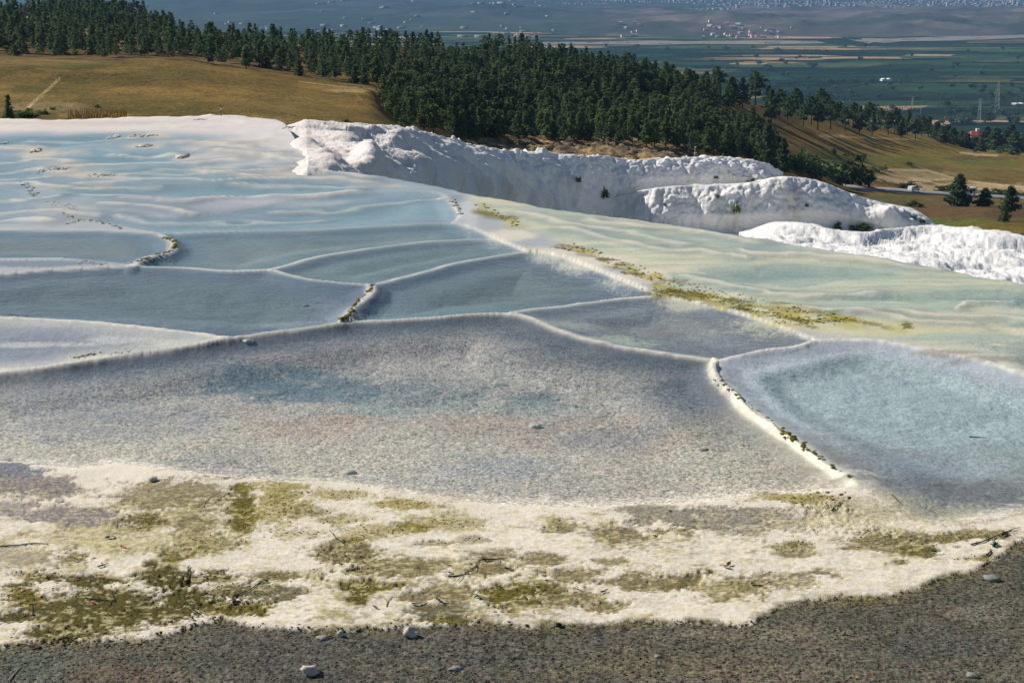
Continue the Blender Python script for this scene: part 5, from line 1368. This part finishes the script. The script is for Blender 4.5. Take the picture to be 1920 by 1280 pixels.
for i in range(160):
    u = random.uniform(420, 1050); D = random.choice([random.uniform(4700, 6200), random.uniform(6500, 9000)]); x = (u - 960) / F * D
    if vn(np.array([[x / 300, D / 300]]), 78)[0] < .5: continue
    town_block(x, D, random.uniform(12, 50), random.uniform(10, 20), random.uniform(5, 9), random.uniform(0, 3))
tag(add('distant_town', mesh_np('distant_town', np.concatenate(tv_), np.concatenate(tf_), mat_flat('town_walls', lin(150, 146, 146), .9, .45, .012))), 'far town of countless tiny pale buildings across the valley', None, None, 'stuff')
# trees dotted over the plain
def far_tree_mesh(seed):
    r = np.random.default_rng(seed); n = 26
    c = r.normal(0, 1, (n, 3)); c /= np.linalg.norm(c, axis=1, keepdims=True); c *= r.uniform(.4, 1, (n, 1)) * np.array([.42, .42, .36]); c[:, 2] += .52
    return leaf_cloud(c, r.uniform(.14, .22, n), 5, r)
FT = [mesh_np('plain_tree', *far_tree_mesh(s), M['pine_blue']) for s in (1, 2, 3, 4)]
for i in range(150):
    v = 84 + 150 * random.random() ** 1.1; u = random.uniform(max(1010, 1000 + (v - 90) * 4.2), 1915)
    p = plain_at(u, v); px = random.uniform(4, 8) + (v - 84) * .05
    s_ = pxh(p, px)
    tag(add('plain_tree', random.choice(FT), None, tuple(p), (0, 0, random.uniform(0, 6)), (s_ * random.uniform(1, 1.8), s_ * random.uniform(1, 1.5), s_)), 'small dark round tree dotted on the green valley plain', 'tree', 'trees dotted over the plain')
hb_v, hb_f, nb2 = [], [], 0
for i in range(330):
    v = 62 + 150 * random.random() ** 1.4; u = random.uniform(1000 + max(0, (v - 90)) * 4.0, 2000); ln_ = int(random.uniform(3, 14))
    if v < 78 and random.random() < .3: u = random.uniform(440, 1100)
    p = plain_at(u, v); s_ = pxh(p, random.uniform(2.5, 4.5) + (v - 62) * .02)
    cv, cf = far_tree_mesh(i % 9); cv = cv[:80]; cf = cf[:20]
    for k in range(ln_):
        q = cv * s_ * random.uniform(.7, 1.2) + p + np.array([k * s_ * .9, k * s_ * random.uniform(.05, .18), 0])
        hb_v.append(q); hb_f.append(cf + nb2); nb2 += len(q)
tag(add('hedgerows', mesh_np('hedgerows', np.concatenate(hb_v), np.concatenate(hb_f), M['pine_blue'])), 'dark hedgerows and orchards lining the far fields', None, None, 'stuff')
for u, v, px, lb in [(1847, 230, 24, 'slim poplar right of the tall lattice mast'), (1908, 224, 28, 'slim poplar nearest the right frame edge')]:
    p = plain_at(u, v); tree(p, pxh(p, px), 6, lb, None, True, 'poplar_tree')

# ================================================================== SMALL THINGS ON THE CRUST
# algae tufts along the rims
ico = MB()
def _ico():
    t = (1 + 5 ** .5) / 2
    v = np.array([(-1, t, 0), (1, t, 0), (-1, -t, 0), (1, -t, 0), (0, -1, t), (0, 1, t), (0, -1, -t), (0, 1, -t), (t, 0, -1), (t, 0, 1), (-t, 0, -1), (-t, 0, 1)]) / 1.9
    f = np.array([(0, 11, 5), (0, 5, 1), (0, 1, 7), (0, 7, 10), (0, 10, 11), (1, 5, 9), (5, 11, 4), (11, 10, 2), (10, 7, 6), (7, 1, 8), (3, 9, 4), (3, 4, 2), (3, 2, 6), (3, 6, 8), (3, 8, 9), (4, 9, 5), (2, 4, 11), (6, 2, 10), (8, 6, 7), (9, 8, 1)])
    return v, f
IV, IF = _ico()
al_v, al_f, na = [], [], 0
def tuft(u, v, px):
    global na
    p = tz(u, v); s = pxh(p, px) * .5
    q = IV * rng.uniform(.6, 1.3, (12, 1)) * np.array([s * rng.uniform(.9, 1.9), s * rng.uniform(.7, 1.5), s * .45])
    th = rng.uniform(0, 6.28); ca, sa = math.cos(th), math.sin(th)
    q = np.stack([q[:, 0] * ca - q[:, 1] * sa, q[:, 0] * sa + q[:, 1] * ca, q[:, 2]], 1)
    al_v.append(q + p); al_f.append(IF + na); na += 12
def tufts(pts, n, spread, px):
    pts = np.array(pts, float); t = np.linspace(0, len(pts) - 1, n)
    for k in t:
        k = np.clip(k + rng.normal(0, .08), 0, len(pts) - 1)
        u = np.interp(k, np.arange(len(pts)), pts[:, 0]) + rng.normal(0, spread); v = np.interp(k, np.arange(len(pts)), pts[:, 1]) + rng.normal(0, spread * .35)
        tuft(u, v, px * rng.uniform(.5, 1.3))
tufts([(42, 342), (50, 352), (62, 366), (70, 364)], 42, 4, 5)
tufts([(95, 378), (102, 384)], 10, 4, 4); tufts([(118, 384), (135, 388), (150, 392)], 16, 4, 4)
tufts([(118, 400), (150, 412), (180, 415), (210, 422), (230, 428)], 50, 3, 4.5); tufts([(122, 420), (140, 416), (152, 412)], 16, 2, 4.5)
tufts([(312, 446), (326, 452), (330, 462), (318, 472), (290, 478), (262, 488)], 60, 2.5, 7); tufts([(256, 492), (280, 490), (300, 480)], 22, 4, 6); tufts([(310, 480), (330, 496)], 10, 4, 5)
tufts([(150, 494), (165, 488), (186, 496)], 14, 2, 4)
tufts([(696, 534), (695, 542), (680, 556), (664, 572), (656, 588), (640, 602)], 60, 1.6, 6.5); tufts([(640, 601), (656, 590)], 14, 3, 8)
tufts([(10, 590), (30, 592), (45, 592)], 14, 3, 4); tufts([(135, 670), (160, 668), (180, 664)], 26, 4, 6); tufts([(190, 664), (250, 658)], 18, 4, 4); tufts([(325, 615), (410, 630), (432, 632)], 20, 3, 3)
tufts([(846, 376), (858, 388), (864, 402)], 22, 4, 5); tufts([(893, 382), (925, 395), (945, 408), (970, 425)], 40, 7, 5)
tufts([(1050, 458), (1090, 468), (1120, 476)], 30, 8, 6); tufts([(1150, 492), (1190, 505), (1230, 520), (1260, 530)], 60, 12, 5)
tufts([(1230, 545), (1300, 548), (1380, 572), (1450, 590), (1510, 605)], 260, 11, 4.2); tufts([(1260, 525), (1330, 545), (1430, 570)], 80, 12, 3.6); tufts([(1480, 578), (1540, 592), (1600, 600)], 50, 10, 5); tufts([(1500, 598), (1570, 605)], 30, 10, 6)
tufts([(1344, 712), (1384, 742), (1440, 785), (1500, 826), (1550, 866), (1595, 895)], 46, 4, 7); tufts([(1472, 812), (1490, 824)], 12, 4, 11); tufts([(1500, 834), (1545, 862)], 16, 4, 9)
tufts([(1540, 930), (1500, 935), (1480, 945)], 14, 14, 6); tufts([(1560, 940), (1585, 925)], 8, 10, 7)
tag(add('algae', mesh_np('algae', np.concatenate(al_v), np.concatenate(al_f), M['algae'])), 'olive algae tufts growing along the pool rims', None, None, 'stuff')
# thin algae flakes over the damp hollows of the foreground crust
al_v, al_f, na = [], [], 0
for (u, v, ru_, rv_, c, w) in PATCH:
    if c is OLD or c is OLV or c is YEL:
        for i in range(int(ru_ * rv_ * .05) + 4):
            tuft(u + rng.normal(0, ru_ * .5), v + rng.normal(0, rv_ * .5), rng.uniform(2.0, 4.2))
tag(add('algae', mesh_np('algae', np.concatenate(al_v), np.concatenate(al_f), M['algae'])), 'flakes of olive algae scattered over the foreground crust', None, None, 'stuff')

# gravel of the near channel
gvv, gff, ng = [], [], 0
for i in range(15000):
    u = rng.uniform(-200, 2120); gvu = np.interp(u, GRAVEL[:, 0], GRAVEL[:, 1]); v = gvu + (1425 - gvu) * rng.random() ** 1.1
    if v > 1420: continue
    ii = int(np.clip(np.searchsorted(US, u), 0, len(US) - 1)); jj = int(np.clip(np.searchsorted(-VV[:, ii], -v), 0, NR - 1))
    p = np.array([X[jj, ii], Y[jj, ii], Z[jj, ii]]); s = .006 + .010 * rng.random() ** 3
    q = IV * rng.uniform(.6, 1.2, (12, 1)) * s * np.array([rng.uniform(.8, 1.6), rng.uniform(.8, 1.4), .7]) + p
    q[:, :2] += rng.uniform(-.02, .02, 2); gvv.append(q); gff.append(IF + ng); ng += 12
tag(add('gravel', mesh_np('gravel', np.concatenate(gvv), np.concatenate(gff), M['gravel'])), 'dark wet gravel covering the near channel bed', None, None, 'stuff')

# stones
M['crust_rock'] = mat_flat('crust_rock', lin(196, 188, 176), .95, .3, 3)
def stone(u, v, wp, hp_, mat, label, seed, rough=.95):
    p = tz(u, v); r = np.random.default_rng(seed); w, h = pxh(p, wp), pxh(p, hp_)
    bm_v = IV.copy(); f = IF
    # one subdivision for a rounder, chipped stone
    vs2 = list(map(tuple, bm_v)); cache = {}; f2 = []
    def mid(a, b):
        key = (min(a, b), max(a, b))
        if key not in cache:
            m = (np.array(vs2[a]) + np.array(vs2[b])); m /= np.linalg.norm(m); vs2.append(tuple(m)); cache[key] = len(vs2) - 1
        return cache[key]
    for a, b, c in f:
        ab, bc, ca = mid(a, b), mid(b, c), mid(c, a); f2 += [(a, ab, ca), (b, bc, ab), (c, ca, bc), (ab, bc, ca)]
    q = np.array(vs2); q /= np.linalg.norm(q, axis=1, keepdims=True); q *= (1 + 1.7 * rough * (fbm(q * 2.4 + seed, 3, seed) - .5))[:, None]
    q = q * np.array([w * .5, w * .42, h * .6]); q[:, 2] += h * .28
    tag(add('stone', mesh_np('stone', q, np.array(f2), M[mat]), None, tuple(p), (0, 0, r.uniform(-.4, .4))), label, 'stone')
for i, a in enumerate([(580, 1262, 32, 18, 'stone', 'pale rounded stone on the dark gravel, lowest of all'), (638, 1192, 13, 12, 'stone', 'whitish stone on the gravel just below the crust edge at left centre'), (606, 1196, 22, 6, 'stone_grey', 'flat grey stone beside the whitish one on the gravel'),
                       (768, 1190, 24, 24, 'stone', 'pointed white stone standing on the gravel by the crust edge'), (1047, 1173, 11, 7, 'stone_dark', 'small black stone lying on the crust edge at centre'),
                       (1861, 1087, 28, 9, 'stone_grey', 'flat grey stone on the gravel under the right crust bank'), (1824, 1268, 22, 8, 'stone_grey', 'flat grey stone in the lower right corner gravel'), (1582, 1188, 9, 6, 'stone_grey', 'small grey stone alone on the right gravel'),
                       (1003, 799, 22, 6, 'stone', 'flat grey stone in the middle of the big pool'), (465, 642, 22, 5, 'stone', 'flat pale slab under the far rim of the big pool'), (653, 885, 22, 6, 'stone', 'flat stone near the near shore of the big pool'),
                       (286, 900, 16, 8, 'stone', 'pale chip of crust on the grey hollow at left'), (573, 574, 10, 4, 'stone_grey', 'small flat stone in the dark upper left pool'), (1318, 842, 18, 4, 'stone', 'low grey stone in the right part of the big pool'),
                       (855, 1253, 26, 5, 'stone_grey', 'flat grey stone sunk in the gravel at bottom centre'), (1235, 1232, 12, 5, 'stone_grey', 'little stone in the gravel right of bottom centre')]):
    stone(*a, seed=i + 3)
# crust heaps on the far white shelf
def heap(u, v, wp, hp_, label, seed):
    r = np.random.default_rng(seed); p = tz(u, v); w, h = pxh(p, wp), pxh(p, hp_); vv_, ff_ = [], []
    n = int(10 + wp * .9)
    for k in range(n):
        a = r.uniform(-.4, .4); s_ = h * r.uniform(.5, .9) * (1.1 - abs(a))
        q = IV * r.uniform(.5, 1.3, (12, 1)) * np.array([s_ * r.uniform(1.4, 2.6), s_ * r.uniform(1.2, 2.4), s_ * r.uniform(.4, .7)])
        th = r.uniform(0, 6.28); ca, sa = math.cos(th), math.sin(th)
        q = np.stack([q[:, 0] * ca - q[:, 1] * sa + a * w, q[:, 0] * sa + q[:, 1] * ca + r.normal(0, .22) + a * w * .3, q[:, 2] + s_ * .1], 1)
        vv_.append(q); ff_.append(IF + 12 * k)
    tag(add('crust_heap', mesh_np('crust_heap', np.concatenate(vv_), np.concatenate(ff_), M['crust_rock'], True), None, tuple(p)), label, 'crust heap')
for i, (u, v, w, h, lb) in enumerate([(214, 257, 20, 10, 'pale crust knob standing in the far blue pool'), (270, 256, 60, 6, 'long broken crust ridge right of the knob in the far pool'), (343, 294, 9, 13, 'upright crust knob at the right of the far pool'),
                                      (270, 274, 30, 7, 'low crust ridge in front of the knob in the far pool'), (68, 284, 22, 7, 'low cream crust island at far left'), (5, 268, 14, 8, 'crust lump at the left frame edge'), (375, 224, 26, 4, 'low crust lump on the far left rim'), 
                                      (540, 226, 26, 4, 'crust lump on the far rim at the grass edge'), (100, 318, 60, 5, 'cream crust islet below the far left pool'), (190, 330, 70, 4, 'thin broken crust strip on the left terraces')]):
    heap(u, v, w, h * .6, lb, 40 + i)

# twigs, leaves and petals lying on the crust
def twig(pts, rpx, mat, label, fork=None, name='twig', cat='twig'):
    W = [tz(u, v) for u, v in pts]; p0 = W[0]
    r = pxh(p0, rpx)
    loc = np.array(p0); P3 = [Vector(w - loc) + Vector((0, 0, r * .8 + random.uniform(0, r))) for w in W]
    fine_ = []
    for a, b in zip(P3[:-1], P3[1:]):
        for t in (0, .34, .67):
            fine_.append(a.lerp(b, t) + Vector((random.uniform(-1, 1), random.uniform(-1, 1), random.uniform(0, 1))) * r * .8)
    fine_.append(P3[-1])
    m = MB(); m.tube(fine_, [r * (1.15 - .7 * i / (len(fine_) - 1)) for i in range(len(fine_))], 5)
    o = tag(add(name, m.mesh(name, M[mat]), None, tuple(loc)), label, cat)
    for q in fork or []:
        a = fine_[int(len(fine_) * q[0])]; b = Vector(tz(q[1], q[2]) - loc) + Vector((0, 0, r * 2.5))
        fm = MB(); fm.tube([a, a.lerp(b, .5) + Vector((0, 0, r)), b], [r * .7, r * .55, r * .3], 4); add('side_shoot', fm.mesh('side_shoot', M[mat]), o)
    return o
twig([(353, 1091), (351, 1078), (355, 1062)], 2.2, 'twig', 'stout grey twig pointing up on the algae at left', [(.5, 358, 1068)])
twig([(185, 1065), (196, 1060), (203, 1056)], 1.4, 'twig', 'short dark forked twig on white crust at left', [(.4, 190, 1056)])
twig([(436, 1131), (437, 1120), (441, 1110)], 2.6, 'twig', 'thick dark twig stump in the algae left of centre', None)
twig([(440, 1118), (466, 1108), (490, 1090)], 1.1, 'twig', 'long thin dark twig leaning right from the thick stump')
twig([(336, 1113), (346, 1126), (358, 1140), (380, 1156)], 1.5, 'twig_green', 'long greenish forked stem across the large algae patch', [(.2, 350, 1118), (.6, 376, 1146), (.45, 340, 1140)])
twig([(160, 1122), (190, 1126), (214, 1130), (210, 1108)], 1.4, 'twig_green', 'greenish forked stem in the middle of the large algae patch', [(.5, 200, 1138), (.3, 172, 1108)])
twig([(62, 1154), (61, 1136), (62, 1115)], 1.3, 'twig', 'thin straight grey stick standing in the left algae')
twig([(646, 1019), (630, 1008), (618, 995)], 1.1, 'twig', 'thin straight twig lying diagonally on clean white crust')
twig([(0, 1024), (36, 1022), (66, 1019), (90, 1020)], 1.2, 'twig_green', 'long dark straight stem at the left frame edge')
twig([(108, 1203), (124, 1200), (140, 1194)], 2.0, 'twig_green', 'dark weed stalk on the gravel edge at lower left', [(.4, 120, 1192), (.7, 136, 1204)])
twig([(196, 1213), (204, 1207), (216, 1203)], 1.8, 'twig_green', 'small dark weed stalk right of the lower left one', [(.4, 205, 1214)])
twig([(30, 1211), (46, 1209), (64, 1213)], 1.2, 'twig_green', 'thin curved green stalk beside the orange leaf')
twig([(15, 1278), (26, 1264), (40, 1248)], 1.3, 'twig_pale', 'pale reed blade in the lower left corner gravel')
twig([(840, 1082), (870, 1078), (895, 1060), (906, 1042)], 1.2, 'twig', 'branching dark twig beside the central algae hollow', [(.35, 856, 1092), (.6, 890, 1072), (.75, 912, 1048)])
twig([(904, 1050), (925, 1050), (944, 1048)], 1.6, 'twig_green', 'green straight stalk right of the branching twig')
twig([(946, 1064), (954, 1066), (958, 1068)], 1.5, 'twig', 'short dark stick at the right tip of the central hollow')
twig([(818, 1124), (832, 1132), (850, 1134)], 1.6, 'twig', 'dark bent stick over the dark mound near the crust edge', [(.5, 822, 1132)])
twig([(772, 1131), (784, 1133), (800, 1128)], 1.2, 'twig', 'thin dark stalk left of the dark mound')
twig([(724, 1138), (727, 1128), (734, 1116)], 1.0, 'twig_pale', 'pale forked twig upright on crust left of the mound', [(.3, 718, 1120)])
twig([(1126, 1112), (1134, 1110), (1140, 1108)], 1.8, 'twig', 'short dark stick on crust right of the central algae')
twig([(1082, 1104), (1092, 1108)], 1.0, 'twig', 'tiny dark stick just left of the short one')
twig([(1410, 1098), (1430, 1098), (1445, 1090)], 1.1, 'twig_green', 'thin stem trailing right from a dark green leaf')
twig([(1672, 928), (1682, 938), (1691, 948)], 1.0, 'twig', 'thin straight twig at the right pool shore')
twig([(1820, 1022), (1850, 1014), (1880, 1000), (1912, 990)], 1.4, 'twig', 'long branch lying along the crust at far right', [(.3, 1846, 1004), (.5, 1882, 1010), (.7, 1908, 1000), (.45, 1862, 1022)])
twig([(1850, 1042), (1856, 1036), (1858, 1030)], 1.6, 'twig', 'short dark twig on the right crust bank')
twig([(1820, 820), (1832, 821), (1852, 822)], 1.2, 'twig', 'dark stick floating in the right pool')
twig([(1558, 958), (1570, 950), (1580, 944)], 1.1, 'twig', 'thin dark twig near the corner where the pools meet')
twig([(365, 950), (385, 940), (420, 912)], .9, 'twig_pale', 'long pale straw on the grey algae left of centre', [(.5, 380, 952)])
twig([(400, 940), (420, 930), (438, 918)], .9, 'twig_pale', 'second pale straw beside the long one')
twig([(320, 1166), (332, 1160), (352, 1158)], 1.0, 'twig', 'thin twig on the crust edge left of centre')
def leaf(u, v, wp, mat, label, name='leaf', cat='leaf', n=1):
    p = tz(u, v); s = pxh(p, wp); m = MB()
    for k in range(n):
        th = random.uniform(0, 6.28); c = Vector((random.uniform(-.4, .4), random.uniform(-.4, .4), 0)) * s * (n > 1); a = Vector((math.cos(th), math.sin(th), 0)); b_ = Vector((-a.y, a.x, 0))
        V = [c - a * s * .5 + Vector((0, 0, .1 * s)), c + b_ * s * .25 + Vector((0, 0, .28 * s)), c + a * s * .5 + Vector((0, 0, .35 * s)), c - b_ * s * .25 + Vector((0, 0, .22 * s)), c + Vector((0, 0, .14 * s))]
        m.poly(V, [(0, 4, 1), (1, 4, 2), (2, 4, 3), (3, 4, 0)])
    tag(add(name, m.mesh(name, M[mat]), None, tuple(p)), label, cat)
for a in [(206, 1010, 14, 'leaf_green', 'dark green leaf beside the red petals at left', 'leaf', 'leaf', 3), (67, 1217, 16, 'leaf_brown', 'orange brown dry leaf on the gravel at lower left', 'leaf', 'leaf', 3), (844, 1073, 9, 'leaf_green', 'green leaf below the branching twig', 'leaf', 'leaf', 2),
          (840, 1059, 10, 'leaf_green', 'small green leaf left of the branching twig', 'leaf', 'leaf', 1), (895, 1118, 12, 'leaf_green', 'bright green leaf sprig left of the central olive patch', 'leaf', 'leaf', 3), (935, 1100, 12, 'leaf_green', 'green leaf above the central olive patch', 'leaf', 'leaf', 2),
          (702, 1140, 12, 'leaf_brown', 'brown dry leaf on clean crust near the edge', 'leaf', 'leaf', 2), (1001, 1150, 8, 'leaf_brown', 'small reddish brown leaf on crust at bottom centre', 'leaf', 'leaf', 1), (1254, 957, 8, 'leaf_green', 'green leaf in the damp grey hollow above centre right', 'leaf', 'leaf', 2),
          (1411, 1094, 10, 'leaf_green', 'dark green leaf at the end of the trailing stem', 'leaf', 'leaf', 2), (1366, 1063, 18, 'leaf_brown', 'curled brown leaf on white crust at centre right', 'leaf', 'leaf', 2), (1750, 1030, 14, 'leaf_green', 'green leaf on the crust below the right pool', 'leaf', 'leaf', 2),
          (1863, 1023, 18, 'leaf_green', 'dark green leaf under the long branch at far right', 'leaf', 'leaf', 3), (636, 1178, 10, 'leaf_green', 'dark green leaf on top of the whitish stone', 'leaf', 'leaf', 2), (681, 1005, 8, 'leaf_green', 'tiny green leaf on clean crust at centre left', 'leaf', 'leaf', 1), (1382, 944, 6, 'leaf_green', 'tiny green leaf on the shore line of the big pool', 'leaf', 'leaf', 1),
          (229, 1024, 11, 'petal', 'dark red petals near the green leaf at left', 'petal', 'petal', 2), (149, 1081, 8, 'petal', 'bright red petal on the algae at left', 'petal', 'petal', 2), (175, 1130, 12, 'petal', 'pink red petals in the large algae patch', 'petal', 'petal', 2),
          (1883, 1002, 16, 'stone_dark', 'dark shrivelled leaf heap on the far right branch', 'leaf', 'leaf', 4)]:
    leaf(*a)

# ================================================================== AIR
hz = MB(); hz.box((0, 7600, 31), (22000, 17200, 466))
hm = bpy.data.materials.new('haze'); hm.use_nodes = True; t = hm.node_tree; t.nodes.clear()
ou = t.nodes.new('ShaderNodeOutputMaterial'); pv = t.nodes.new('ShaderNodeVolumePrincipled')
pv.inputs['Color'].default_value = (0.30, 0.58, 1.0, 1); pv.inputs['Density'].default_value = 5.5e-5; pv.inputs['Anisotropy'].default_value = 0.0
t.links.new(pv.outputs[0], ou.inputs['Volume'])
tag(add('haze', hz.mesh('haze', hm)), 'thin blue haze filling the air over the valley', None, None, 'stuff')
